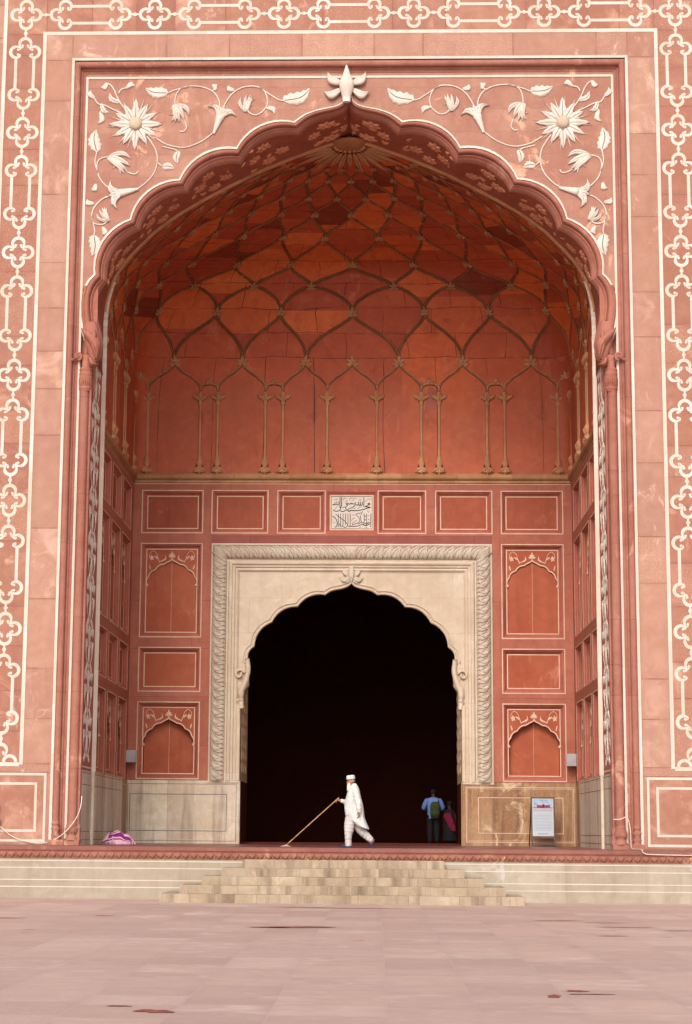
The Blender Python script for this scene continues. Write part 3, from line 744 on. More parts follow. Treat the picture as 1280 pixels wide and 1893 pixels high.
# ---- engaged columns, capitals, corbels
def columns():
    for s in (-1, 1):
        mb = MB(); MM = MF(0.0, s)
        # shaft profile from the frame line inwards
        prof = [(6.935, -.14), (6.925, -.10)]
        for k in range(11):
            a = pi*k/10; prof.append((6.80+.115*math.cos(a), -.08+.11*math.sin(a)))
        prof += [(6.675, -.10), (6.665, -.06)]
        for k in range(7):
            a = pi*k/6; prof.append((6.635+.03*math.cos(a), -.06+.04*math.sin(a)))
        prof += [(6.60, -.09), (6.60, -.13), (6.65, -.18)]
        mb.grid([[MM(u, z, d) for u, d in prof] for z in (0.5, 2.8, 6, 9.4, 11.62)], 'mould')
        mb.grid([[MM(u, z, d+.012) for u, d in prof] for z in (4.55, 4.75)], 'mould', caps=False)
        mb.grid([[MM(u, z, d+.012) for u, d in prof] for z in (8.85, 8.93)], 'mould', caps=False)
        col = mb.build('engaged_column', G)
        # wall strip between column and spandrel above the capital
        mb = MB(); holed_wall(mb, MM, 6.55, 6.95, 11.6, 14.6, [], 'arch', d=-.30)
        mb.face([(s*6.42, .3, 12.44), (s*6.7, .3, 12.44), (s*6.7, 2.1, 12.44), (s*6.62, 2.1, 12.44)], 'arch')
        mb.build('springer_wall', G)
        # base
        mb = MB()
        mb.box(6.60, 7.0, 0, .17, 0.0, .12, 'mould', MM=lambda a, d, z, MM=MM: MM(a, z, d-.12))
        pr = [(.16, .12), (.165, .17), (.13, .20), (.125, .27), (.155, .33), (.17, .38), (.14, .43), (.15, .47), (.12, .52), (.13, .55), (.115, .58)]
        mb.lathe(pr, 6.80*s, .07, 'mould', 18); mb.lathe([(.07, .12), (.07, .3), (.05, .36), (.075, .42), (.05, .5), (.04, .56)], 6.64*s, .07, 'mould', 12)
        for k in range(7):
            a = -pi+pi*(k+.5)/7; cx, cy = 6.80*s, .07
            def MK(u, v, d, a=a, cx=cx, cy=cy): return Vector((cx+(.15+d)*math.cos(a+u/.16), cy+(.15+d)*math.sin(a+u/.16), v))
            leaf(mb, MK, (0, .28), (0, .44), .03, 'mould', h=.02, n=5)
        mb.box(6.59, 6.64, 0, .25, 0.05, .42, 'mould', MM=lambda a, d, z, MM=MM: MM(a, z, d-.22))
        mb.build('column_base', col)
        # capital: fluted bell with rings
        mb = MB(); cx, cy = 6.775*s, .08
        mb.lathe([(.12, 11.55), (.165, 11.60), (.175, 11.63), (.15, 11.66), (.135, 11.72), (.14, 11.85), (.155, 11.95), (.175, 12.0), (.165, 12.04), (.15, 12.06), (.17, 12.10), (.175, 12.13), (.15, 12.16), (.115, 12.18), (.10, 12.42), (.115, 12.5)], cx, cy, 'arch', 20)
        for k in range(9):
            a = -pi+pi*(k+.5)/9
            def MK(u, v, d, a=a, cx=cx, cy=cy): return Vector((cx+(.145+d)*math.cos(a+u/.16), cy+(.145+d)*math.sin(a+u/.16), v))
            leaf(mb, MK, (0, 11.99), (0, 11.64), .03, 'arch', h=.035, n=6, full=.6)
        mb.build('capital', col)
        # corbel: the arch moulding ends in a big drooping acanthus
        mb = MB()
        cen = [(-6.73, 13.45), (-6.70, 13.2), (-6.65, 12.95), (-6.60, 12.7), (-6.56, 12.5), (-6.55, 12.35)]
        hwid = [0.16, 0.20, 0.215, 0.21, 0.17, 0.08]
        C3 = sp(cen, 4); H3 = [v.x for v in sp([(h, 0) for h in hwid], 4)]
        rows = []
        for i, (c, h) in enumerate(zip(C3, H3)):
            row = []; q = i/(len(C3)-1)
            for k in range(15):
                a = pi*k/14; rr = 1+0.06*math.cos(k*2.2+q*5)
                row.append(MF(0, -s)(c.x-h*math.cos(a), c.y-.03*math.sin(a), -.20+(.09+.16*math.sin(q*pi*.75))*math.sin(a)*rr))
            rows.append(row)
        mb.grid(rows, 'arch')
        ML = MF(0.0, -s)
        ML2 = MF(-.02, -s)
        leaf(mb, ML, (-6.92, 13.22), (-6.62, 12.34), .13, 'arch', bend=.2, h=.16, groove=False, full=1.0)
        leaf(mb, ML, (-6.74, 13.1), (-6.52, 12.36), .09, 'arch', bend=.12, h=.20, groove=False)
        leaf(mb, ML, (-6.56, 13.2), (-6.44, 12.36), .07, 'arch', bend=-.08, h=.17, groove=False)
        leaf(mb, ML2, (-6.68, 12.42), (-6.40, 12.29), .085, 'arch', bend=-.35, h=.24, groove=False)
        # scroll
        pts = []
        for k in range(26):
            a = -pi*.5+k*.34; r = .115*(1-k/30); pts.append((-6.99+r*math.cos(a), 12.47+r*math.sin(a)))
        mb.tube([ML(p[0], p[1], .0) for p in pts], [.034]*18+[.022]*8, 'arch', 8)
        leaf(mb, ML, (-7.03, 12.42), (-7.24, 12.44), .04, 'arch', bend=.25, h=.05)
        mb.ell(ML(-6.99, 12.47, -.0), .04, .04, .04, 'arch', 10)
        mb.build('leaf_corbel', G)
        # small pale chip of inlay between the leaf and the frame
        mb = MB(); leaf(mb, MF(DS-.01, -s), (-6.93, 13.75), (-6.82, 12.9), .035, 'marble', bend=-.05, h=.01, groove=False); mb.build('inlay_line', G)
columns()

# ---- finial over the apex
def finial():
    mb = MB(); MM = MF(DS)
    cy = DS-.16; cx = -0.05
    rows = []
    for z, r in ((19.36, .10), (19.5, .115), (19.62, .15), (19.76, .19), (19.90, .195), (20.02, .15), (20.12, .105), (20.22, .075), (20.34, .035), (20.43, .004)):
        rows.append([(cx+r*math.cos(2*pi*k/16), cy+r*.8*math.sin(2*pi*k/16), z) for k in range(16)])
    mb.grid(rows, 'relief', closed=True, caps=True)
    o = mb.build('lotus_finial', G)
    for s in (-1, 1):
        MMs = lambda u, v, d, s=s: Vector((cx+s*u, DS-.08-d, v))
        for (b, t, w, bd) in (((.10, 19.86), (.46, 20.27), .115, -.20), ((.10, 19.74), (.60, 19.80), .125, -.32)):
            mb = MB(); leaf(mb, MMs, b, t, w, 'relief', bend=bd, h=.10, full=.8, pt=1.15, n=14); mb.build('petal', o)
finial()

# ---- carved white flowers on the spandrels
SC = {
'stems': [[(-5.11, 18.44), (-4.79, 18.25), (-4.35, 18.17), (-3.92, 18.32), (-3.57, 18.58)],
 [(-3.42, 19.06), (-3.42, 19.26), (-3.44, 19.48), (-3.59, 19.71), (-3.88, 19.85), (-4.24, 19.88), (-4.49, 19.79), (-4.6, 19.57), (-4.61, 19.34)],
 [(-4.24, 19.88), (-4.6, 19.78), (-4.82, 19.68)], [(-3.63, 19.74), (-3.56, 19.79)],
 [(-3.38, 19.02), (-3.35, 19.18), (-3.26, 19.41), (-3.08, 19.67), (-2.8, 19.84), (-2.44, 19.86), (-2.22, 19.7), (-2.15, 19.44), (-2.22, 19.22), (-2.43, 19.07), (-2.61, 19.12), (-2.7, 19.26)],
 [(-2.37, 19.84), (-2.08, 19.63), (-1.86, 19.49), (-1.72, 19.46)],
 [(-5.35, 18.5), (-5.22, 18.32), (-5.08, 18.06), (-5.05, 17.76), (-5.13, 17.46), (-5.34, 17.2), (-5.58, 17.02)],
 [(-6.0, 16.93), (-6.16, 16.98), (-6.37, 17.1), (-6.56, 17.32), (-6.65, 17.62), (-6.59, 17.84), (-6.36, 17.93)],
 [(-6.62, 17.47), (-6.7, 17.77), (-6.66, 18.07)],
 [(-6.05, 16.9), (-6.22, 16.86), (-6.47, 16.76), (-6.68, 16.54), (-6.75, 16.28), (-6.67, 16.09), (-6.45, 16.06), (-6.31, 16.17)],
 [(-6.75, 16.28), (-6.66, 15.91), (-6.67, 15.76)],
 [(-6.0, 19.1), (-6.1, 19.16), (-6.32, 19.27), (-6.47, 19.35), (-6.65, 19.39), (-6.76, 19.54)], [(-6.45, 19.27), (-6.61, 19.16)],
 [(-5.9, 19.2), (-6.04, 19.38), (-6.17, 19.61), (-6.23, 19.76), (-6.34, 19.92), (-6.45, 19.97)], [(-6.12, 19.69), (-6.05, 19.8), (-5.9, 19.84)],
 [(-5.05, 17.76), (-4.92, 17.65)], [(-4.93, 18.2), (-4.6, 18.12), (-4.53, 18.06)],
 [(-4.37, 18.96), (-4.29, 18.74), (-4.36, 18.62), (-4.47, 18.62)], [(-5.9, 17.55), (-5.77, 17.47), (-5.62, 17.44), (-5.55, 17.52)]],
'leaves': [((-4.80, 19.69), (-5.40, 19.87), .16, .12), ((-1.74, 19.46), (-1.07, 19.87), .19, -.18), ((-6.66, 18.05), (-6.65, 18.68), .17, .12), ((-6.67, 15.78), (-6.75, 15.2), .17, .12),
           ((-6.60, 19.40), (-6.31, 19.19), .07, -.25), ((-6.06, 19.42), (-6.32, 19.74), .08, .25), ((-4.92, 17.66), (-4.60, 17.56), .11, .12), ((-4.5, 18.08), (-4.47, 17.72), .10, -.15)],
'buds': [((-3.55, 19.75), (-3.46, 19.92)), ((-3.03, 19.74), (-3.17, 19.92)), ((-2.18, 19.29), (-2.0, 19.06)), ((-6.64, 17.17), (-6.82, 17.04)), ((-6.70, 16.61), (-6.86, 16.78)), ((-6.43, 16.0), (-6.5, 15.78)),
         ((-6.76, 19.53), (-6.82, 19.80)), ((-6.59, 19.18), (-6.72, 18.86)), ((-6.41, 19.97), (-6.62, 19.90)), ((-5.94, 19.84), (-5.68, 19.84))],
'trump': [((-3.57, 18.55), (-3.40, 19.02)), ((-5.52, 17.03), (-6.02, 16.91))],
'bell': [((-4.61, 19.38), (-4.47, 18.84), .20), ((-6.36, 17.93), (-5.78, 17.50), .20), ((-2.72, 19.14), (-2.60, 19.66), .14), ((-6.29, 16.14), (-6.50, 16.55), .13)]}
def relief():
    for par, s in ((SPL, 1), (SPR, -1)):
        MM = MF(DS, s)
        mb = MB()
        for st in SC['stems']:
            q = sp(st, 5); mb.tube([MM(p[0], p[1], .012) for p in q], .019, 'relief', 7)
        mb.build('relief_stem', par)
        for b, t, w, bd in SC['leaves']:
            mb = MB(); leaf(mb, MM, b, t, w, 'relief', bend=bd, h=.045, teeth=.14, full=.72, n=14, rib=.010)
            q = [(b[0]+(t[0]-b[0])*k/6, b[1]+(t[1]-b[1])*k/6) for k in range(7)]
            mb.build('relief_leaf', par)
        for b, t in SC['buds']: mb = MB(); leaf(mb, MM, b, t, .08, 'relief', bend=.3, h=.06, full=.8); mb.build('relief_bud', par)
        # great sunflower
        cx, cz = -5.65, 18.82; mb = MB()
        for k in range(16):
            a = 2*pi*k/16+pi/32; r = .78
            b = (cx+.12*math.cos(a), cz+.12*math.sin(a)); t = (cx+r*math.cos(a), cz+r*math.sin(a))
            leaf(mb, MM, b, t, .018, 'relief', h=.03, groove=False, full=.6, n=6)
        for k in range(12):
            a = 2*pi*k/12+pi/2; r = .72 if k % 3 == 0 else .64
            b = (cx+.12*math.cos(a), cz+.12*math.sin(a)); t = (cx+r*math.cos(a), cz+r*math.sin(a))
            MM2 = (lambda u, v, d, MM=MM, e=(k % 2)*.012: MM(u, v, d+.01+e))
            leaf(mb, MM2, b, t, .10, 'relief', h=.045, full=.62, teeth=.1, n=10, rib=.008)
        disc(mb, MM, (cx, cz), .17, .075, 'discface', 0.2, 20, dome=.06)
        mb.build('relief_sunflower', par)
        for b, t in SC['trump']:
            mb = MB(); b = Vector(b); t = Vector(t); ax = (t-b).normalized(); nx = Vector((-ax.y, ax.x))
            L = (t-b).length
            pts = [b+(t-b)*(k/6) for k in range(7)]
            mb.tube([MM(p.x, p.y, .03) for p in pts], [.035, .045, .06, .075, .085, .10, .12], 'relief', 10, flat=.7)
            for an, ln, bd in ((-1.25, .46, -.28), (-.75, .44, -.16), (0.0, .40, 0), (.75, .44, .16), (1.25, .46, .28)):
                dr = ax*math.cos(an)+nx*math.sin(an); c = b+(t-b)*.85
                leaf(mb, (lambda u, v, d: MM(u, v, d+.02)), c, c+dr*ln, .075, 'relief', bend=-bd*1.3, h=.07, full=.75, rib=.007)
            mb.build('relief_flower', par)
        for b, t, w in SC['bell']:
            mb = MB(); b = Vector(b); t = Vector(t); ax = (t-b); L = ax.length; ax /= L; nx = Vector((-ax.y, ax.x))
            for j, (o_, ln, bd) in enumerate(((-1, .9, -.2), (1, .9, .2), (-.5, 1.05, -.1), (.5, 1.05, .1), (0, 1.1, 0))):
                c = b+nx*(o_*w*.22); e = b+ax*L*ln*.85+nx*(o_*w*1.25)
                leaf(mb, (lambda u, v, d, j=j: MM(u, v, d+.006*j)), c, e, w*.36, 'relief', bend=-bd*o_*-1.0 if o_ else 0, h=.07, full=.75, rib=.006)
            leaf(mb, MM, b, b+ax*L*.35+nx*w*1.3, w*.22, 'relief', bend=-.4, h=.05); leaf(mb, MM, b, b+ax*L*.35-nx*w*1.3, w*.22, 'relief', bend=.4, h=.05)
            mb.build('relief_flower', par)
relief()

# ================================================================== THE NICHE
def panel(MM, u0, u1, v0, v1, arch=0, parent=None, depth=0.14, rn=None, hood=None):
    """recessed panel; arch = 0 flat, 1 shallow arch, 2 deep arch"""
    rn = R.random() if rn is None else rn
    mb = MB()
    pr = [(0, 0), (.038, 0), (.045, -.035), (.08, -.045), (.09, -.085), (.12, -depth*.8), (.155, -depth)]
    profile_u(mb, MM, u0, u1, v0, v1, [(a, b, 'bevel') for a, b in pr], closed=True)
    a0, a1, b0, b1 = u0+.155, u1-.155, v0+.155, v1-.155
    ml = MB()
    rectline(ml, MM, u0, v0, u1, v1, .032, .006, 'creamline')
    w = .03; d = -depth
    if not arch:
        mb.face([MM(a0, b0, d), MM(a1, b0, d), MM(a1, b1, d), MM(a0, b1, d)], 'field', rn)
        MMd = lambda u, v, dd: MM(u, v, dd-depth)
        rectline(ml, MMd, a0, b0, a1, b1, w, .008, 'creamline')
    else:
        cu = (a0+a1)/2; hw = (a1-a0)/2-.035; zt = b1-.30 if arch else b1; zs = zt-.80
        cusps = [(-1.0, 0.0), (-.93, .30), (-.66, .56), (-.33, .77)]
        L = []
        pts = [(-hw, zs)]
        cc = [(cu+hw*x, zs+(zt-zs)*y) for x, y in cusps]
        for p, q in zip(cc, cc[1:]): L += arcpts(p, q, .17, 7, True)
        L += [Vector(p) for p in sp([cc[-1], (cu-hw*.18, zs+(zt-zs)*.86), (cu-hw*.05, zs+(zt-zs)*.92), (cu, zt)], 4)]
        Rr = [Vector((2*cu-p.x, p.y)) for p in reversed(L[:-1])]
        arc = L+Rr
        # spandrel plate
        poly = [(a0, b1), (a0, zs)]+[(p.x, p.y) for p in arc]+[(a1, zs), (a1, b1)]
        fill_poly(mb, MM, poly, 'field', d)
        for q in ((a0, cu-hw), (cu+hw, a1)): mb.face([MM(q[0], b0, d), MM(q[1], b0, d), MM(q[1], zs, d), MM(q[0], zs, d)], 'field', rn)
        rec = .05 if arch == 1 else .26
        full = [Vector((cu-hw, b0))]+arc+[Vector((cu+hw, b0))]
        mb.grid([[MM(p.x, p.y, d) for p in full], [MM(p.x, p.y, d-rec) for p in full]], 'field', rn=rn, sm=False)
        half = cu+.0
        for (p0, p1) in ((cu-hw, cu-.004), (cu+.004, cu+hw)):
            seg = [p for p in full if p0-1e-6 <= p.x <= p1+1e-6]
            pl = [(p.x, p.y) for p in seg]
            if p1 < cu: pl += [(p1, zt), (p1, b0)]
            else: pl = [(p0, b0), (p0, zt)]+pl
            fill_poly(mb, MM, pl, 'field', d-rec)
        mb.face([MM(cu-.006, b0, d-rec-.004), MM(cu+.006, b0, d-rec-.004), MM(cu+.006, zt, d-rec-.004), MM(cu-.006, zt, d-rec-.004)], 'creamline')
        mb.face([MM(cu-hw, b0, d), MM(cu+hw, b0, d), MM(cu+hw, b0, d-rec), MM(cu-hw, b0, d-rec)], 'bevel')
        MMd = lambda u, v, dd: MM(u, v, dd-depth)
        rectline(ml, MMd, a0, b0, a1, b1, w, .008, 'creamline')
        ribbon(ml, MMd, [(p.x, p.y) for p in arc], .034, .016, 'creamline')
        # little inlaid plants
        for s in (-1, 1):
            f = lambda x, y: (cu+s*hw*x, zs+(zt-zs)*y)
            ribbon(ml, MMd, [f(.5, .84), f(.56, .98), f(.60, 1.1)], .022, .009, 'creamline')
            ribbon(ml, MMd, sp([f(.58, 1.06), f(.64, 1.2), f(.78, 1.29), f(.9, 1.18), f(.9, 1.04)], 4), .014, .009, 'creamline')
            for k in range(5):
                a = 2*pi*k/5+.5; c = f(.82, 1.02); leaf(ml, MMd, c, (c[0]+.085*math.cos(a), c[1]+.095*math.sin(a)), .026, 'creamline', h=.015, n=4)
            leaf(ml, MMd, f(.52, .86), f(.34, 1.18), .03, 'creamline', bend=.35*s, h=.015, n=6); leaf(ml, MMd, f(.56, .98), f(.72, 1.1), .03, 'creamline', h=.015, n=5)
            leaf(ml, MMd, f(.86, .56), f(.92, .78), .022, 'creamline', h=.012, n=5)
            c = f(1.0, -.03); disc(ml, MMd, c, .045, .02, 'creamline', 0, 10, .02)
        for k in range(5):
            a = pi/2+(k-2)*.62; c = (cu, zt+.03); ln = .2 if k == 2 else .15
            leaf(ml, MMd, c, (c[0]+ln*.8*math.cos(a), c[1]+ln*math.sin(a)), .032, 'creamline', h=.02, n=5)
    o = mb.build('arched_panel' if arch else 'recessed_panel', parent or G)
    ml.build('inlay', o)
    return o

ROW_A = (9.30, 10.64); ROW_N1 = (6.12, 9.0); ROW_F = (4.48, 5.83); ROW_N2 = (1.88, 4.19)
BW = 6.68
def back_wall():
    MM = MF(P); mb = MB()
    A = [(-6.42, -4.53), (-4.28, -2.54), (-2.27, -.79), (.79, 2.27), (2.54, 4.28), (4.53, 6.42)]
    holes = [(a, b, *ROW_A) for a, b in A]+[(-.76, .76, 9.33, 10.6)]
    for s in (-1, 1):
        u = sorted((s*4.53, s*6.42))
        for rw in (ROW_N1, ROW_F, ROW_N2): holes.append((u[0], u[1], *rw))
    holes.append((-4.26, 4.26, -0.1, 9.235))
    holed_wall(mb, MM, -BW-.15, BW+.15, 1.86, 11.12, holes, 'inner')
    mb.face([MM(-4.28, 9.23, -.001), MM(4.28, 9.23, -.001), MM(4.28, 8.99, -.03), MM(-4.28, 8.99, -.03)], 'mauve')
    mb.build('back_wall', G)
    for a, b in A: panel(MM, a, b, *ROW_A)
    for s in (-1, 1):
        u = sorted((s*4.53, s*6.42))
        panel(MM, u[0], u[1], *ROW_N1, arch=1); panel(MM, u[0], u[1], *ROW_F); panel(MM, u[0], u[1], *ROW_N2, arch=2)
    # cornice all round the niche
    for name, MMx, u0, u1 in (('cornice', MM, -BW+.02, BW-.02), ('cornice', MS(BW, -1), 2.2, P-.1), ('cornice', MS(BW, 1), 2.2, P-.1)):
        mb = MB(); pr = []
        for k in range(9):
            a = -pi/2+pi*k/8; pr.append((11.045+.095*math.sin(a), .02+.10*math.cos(a)))
        pr = [(10.86, 0), (10.86, .03), (10.9, .03), (10.93, .02)]+pr+[(11.16, .02), (11.17, 0)]
        n = 12; mb.grid([[MMx(u0+(u1-u0)*i/n, z, d) for z, d in pr] for i in range(n+1)], 'tanlight')
        o = mb.build(name, G)
        mb = MB(); strip(mb, MMx, u0, 10.825, u1, 10.845, .008, 'creamline'); mb.build('inlay', o)
back_wall()

def side_walls():
    for s in (-1, 1):
        MM = MS(BW, s); mb = MB(); bays = [(2.75, 4.70), (5.07, 7.03), (7.40, 9.36)]
        holes = [(a, b, *rw) for a, b in bays for rw in (ROW_A, ROW_N1, ROW_F, ROW_N2)]
        holed_wall(mb, MM, 1.6, P+.02, 1.86, 11.12, holes, 'inner'); holed_wall(mb, MM, 1.6, d1+.02, 11.12, 13.9, [], 'inner')
        o = mb.build('side_wall', G)
        for a, b in bays:
            panel(MM, a, b, *ROW_A); panel(MM, a, b, *ROW_N1, arch=2); panel(MM, a, b, *ROW_F); panel(MM, a, b, *ROW_N2, arch=2)
        # reveal in front of the rim roll
        mb = MB(); mb.face([(s*6.64, .12, 1.86), (s*6.64, d1, 1.86), (s*6.64, d1, 14.4), (s*6.64, .42, 14.4)], 'reveal')
        mb.face([(s*6.64, d1, 0), (s*6.75, d1+.12, 0), (s*6.75, d1+.12, 14), (s*6.64, d1, 14)], 'inner')
        rv = mb.build('arch_reveal', G)
        # white arabesque on the reveal
        mb = MB(); MR = MS(6.64, s); cu = 1.05; z = 2.2; k = 0
        strip(mb, MR, .2, 1.93, 2.0, 1.97, .006, 'brightmarble')
        while z < 13.0:
            H = 1.15
            ribbon(mb, MR, [(cu, z), (cu, z+H)], .035, .012, 'brightmarble')
            leaf(mb, MR, (cu, z+.1), (cu, z+.62), .13, 'brightmarble', h=.03, teeth=.15, full=.6)
            for q in (-1, 1):
                f = lambda u, v: (cu+q*u, z+v)
                ribbon(mb, MR, sp([f(.03, 0), f(.3, .12), f(.55, .35), f(.5, .62), f(.3, .66), f(.25, .5)], 4), .04, .011, 'brightmarble')
                ribbon(mb, MR, sp([f(.05, .6), f(.2, .85), f(.45, .95), f(.6, .8), f(.55, 1.1)], 4), .035, .010, 'brightmarble')
                leaf(mb, MR, f(.5, .35), f(.78, .62), .09, 'brightmarble', bend=.3*q, h=.03, teeth=.1); leaf(mb, MR, f(.25, .12), f(.6, .02), .07, 'brightmarble', bend=-.3*q, h=.03)
                leaf(mb, MR, f(.2, .82), f(.42, 1.12), .08, 'brightmarble', bend=-.2*q, h=.03); leaf(mb, MR, f(.55, .82), f(.78, 1.0), .07, 'brightmarble', bend=.2*q, h=.03)
                leaf(mb, MR, f(.05, .75), f(.2, 1.05), .06, 'brightmarble', bend=.2*q, h=.03)
            z += H
        mb.build('reveal_arabesque', rv)
        # dado of the reveal and side wall
        mb = MB()
        mb.box(6.62, 6.9, .13, d1+.1, 0.0, 1.86, 'dado', MM=lambda a, y, z, s=s: Vector((s*a, y, z)))
        mb.box(6.64, 6.9, d1+.1, 8.5, 0.0, 1.86, 'dado', MM=lambda a, y, z, s=s: Vector((s*a, y, z)))
        mb.box(6.66, 6.9, 8.5, P, 0.0, 1.86, 'dadobrown', MM=lambda a, y, z, s=s: Vector((s*a, y, z)))
        o = mb.build('dado', G); ml = MB()
        for MD, a, b in ((MS(6.62, s), .3, 1.9), (MS(6.64, s), 2.4, 8.3)):
            for z_ in (.12, .33, 1.50, 1.80): strip(ml, MD, a, z_, b, z_+.012, .003, 'inkblack')
        for z_ in (0,): rectline(ml, MS(6.66, s), 8.62, .12, 9.6, 1.72, .02, .004, 'creamline')
        ml.build('inlay', o)
        # wall colonnettes on the side
        for u in (2.62, 4.72, 5.1, 7.05, 7.45, 9.5): colonnette(MM, u)
        for a, b in ((2.62, 4.72), (5.1, 7.05), (7.45, 9.5)): ogee(MM, a, b, 13.55, 14.5)
        for a, b in ((4.72, 5.1), (7.05, 7.45)): ogee(MM, a, b, 13.6, 13.95)

def colonnette(MM, u):
    mb = MB()
    def half(prof, n=8):
        mb.grid([[MM(u-r*math.cos(pi*k/n), z, r*.9*math.sin(pi*k/n)) for k in range(n+1)] for r, z in prof], 'tan')
    mbS = MB()
    half([(.04, 11.6), (.04, 13.36)])
    ribbon(mbS, MM, [(u, 11.25), (u, 11.5), (u, 11.7), (u, 12.5), (u, 13.3), (u, 13.5), (u, 13.7)], .10, .003, 'painted_shade', taper=[2.6, 2.0, .9, .9, .9, 2.3, 1.2])  # dark ribbon painted as shade around shaft, base and capital
    o = mb.build('wall_colonnette', G); mbS.build('painted_shade_edge', o)
    mb = MB(); half([(.05, 11.17), (.16, 11.19), (.15, 11.22), (.08, 11.3), (.05, 11.36), (.09, 11.42), (.11, 11.5), (.08, 11.58), (.055, 11.66), (.055, 11.7)])
    for k in (-1, 0, 1): leaf(mb, MM, (u, 11.36), (u+k*.20, 11.19 if k else 11.06), .06, 'tan', h=.12, groove=False, n=6)
    leaf(mb, MM, (u, 11.42), (u, 11.68), .075, 'tan', h=.11, groove=False, n=6)
    mb.build('base', o)
    mb = MB(); half([(.055, 13.3), (.085, 13.34), (.06, 13.38), (.07, 13.44), (.10, 13.55), (.07, 13.66), (.05, 13.72)])
    for k in (-2, -1, 1, 2): leaf(mb, MM, (u, 13.36+.06*abs(k)), (u+k*.11, 13.62+.03*abs(k)), .055, 'tan', h=.09, bend=-.2*k/abs(k), groove=False, n=6)
    leaf(mb, MM, (u, 13.4), (u, 13.72), .05, 'tan', h=.12, groove=False, n=6)
    mb.build('capital', o)
def fleuron(mb, MM, u, v, sz=.2, mat='tan'):
    for k in range(5):
        a = pi/2+(k-2)*.75; ln = sz*(1.1 if k == 2 else .95)
        leaf(mb, MM, (u, v), (u+ln*math.cos(a), v+ln*math.sin(a)), sz*.24, mat, bend=.15*(k-2), h=.07, n=6)
    for k in (-1, 1): leaf(mb, MM, (u, v), (u+k*sz*.45, v-sz*.6), sz*.2, mat, h=.05, n=5)
    disc(mb, MM, (u, v), sz*.2, .05, mat, 0, 8, .04)
def ogee(MM, a, b, z0, z1, top=True):
    mb = MB(); c = (a+b)/2; hw = (b-a)/2; H = z1-z0
    for s in (-1, 1):
        f = lambda x, y: (c+s*hw*x, z0+H*y)
        if hw > .4: pts = sp([f(1, .15), f(.97, .28), f(.84, .42), f(.80, .44), f(.62, .58), f(.5, .64), f(.46, .66), f(.25, .78), f(.08, .92), f(.02, 1.0)], 4)
        else: pts = sp([f(1, 0.1), f(.95, .5), f(.6, .85), f(0.05, .95)], 4)
        mb.tube([MM(p[0]-.014*s, p[1], .015) for p in pts], .014, 'tan', 6); mb.tube([MM(p[0]+.02*s, p[1]+.02, .015) for p in pts], .014, 'tan', 6)
        ribbon(mb, MM, [(p[0], p[1]) for p in pts], .085, .004, 'painted_shade')  # dark strip painted as shade along the ogee
    fleuron(mb, MM, c, z1+.04, .22 if hw > .4 else .15)
    mb.build('ogee_rib', G)
def wall_arcade():
    MM = MF(P-.0)
    us = [-6.3, -4.68, -4.14, -2.67, -2.13, -.76, .76, 2.13, 2.67, 4.14, 4.68, 6.3]
    for u in us: colonnette(MM, u)
    MV = vault_map
    for a, b in ((-6.3, -4.68), (-4.14, -2.67), (-2.13, -.76), (-.76, .76), (.76, 2.13), (2.67, 4.14), (4.68, 6.3)): ogee(MV, a, b, 13.65, 14.60)
    for a, b in ((-4.68, -4.14), (-2.67, -2.13), (2.13, 2.67), (4.14, 4.68)): ogee(MV, a, b, 13.7, 13.98)
    for s in (-1, 1):
        mb = MB(); q = sp([(s*6.3, 13.75), (s*6.33, 13.98), (s*6.45, 14.1), (s*6.56, 14.08)], 4)
        mb.tube([MV(p[0], p[1], .02) for p in q], .028, 'tan', 6); fleuron(mb, MV, s*6.5, 14.13, .15); mb.build('ogee_rib', G)

# ---- the vault
SROW = [-1, 0, 1, 2, 3, 4, 5, 6, 7, 8, 9.6]
PW = [1.0, 1.0, 0.995, 0.97, 0.92, 0.76, 0.64, 0.53, 0.4, 0.28, 0.0]
PR = [11.1, 13.75, 14.45, 15.1, 15.65, 16.7, 17.22, 17.65, 18.08, 18.42, 19.1]
PC = [11.1, 14.7, 16.22, 16.99, 17.6, 18.08, 18.52, 18.75, 18.96, 19.0, 19.06]
PN = [60, 14, 7, 4.5, 3.2, 2.5, 2.2, 2.1, 2.0, 2.0, 2.0]
def interp(A, s):
    s = max(-1, min(9.6, s))
    for i in range(len(SROW)-1):
        if s <= SROW[i+1]:
            t = (s-SROW[i])/(SROW[i+1]-SROW[i])
            g = lambda k: A[max(0, min(len(A)-1, k))]
            h0 = (g(i+1)-g(i-1))/2 if i > 0 else g(i+1)-g(i); h1 = (g(i+2)-g(i))/2 if i < len(A)-2 else g(i+1)-g(i)
            if A is PN: return g(i)+(g(i+1)-g(i))*t
            return (2*t**3-3*t*t+1)*g(i)+(t**3-2*t*t+t)*h0+(-2*t**3+3*t*t)*g(i+1)+(t**3-t*t)*h1
    return A[-1]
_plan = {}
def plan(nexp):
    key = round(nexp, 1)
    if key in _plan: return _plan[key]
    pts = []; K = 240
    for i in range(K+1):
        ph = pi*i/K; c, s = abs(math.cos(ph)), abs(math.sin(ph)); r = (max(c, 1e-9)**key+max(s, 1e-9)**key)**(-1/key)
        pts.append((r*math.cos(ph)*(1)*6.68, r*math.sin(ph)*7.75))
    L = [0]
    for a, b in zip(pts, pts[1:]): L.append(L[-1]+math.hypot(b[0]-a[0], b[1]-a[1]))
    _plan[key] = (pts, L); return _plan[key]
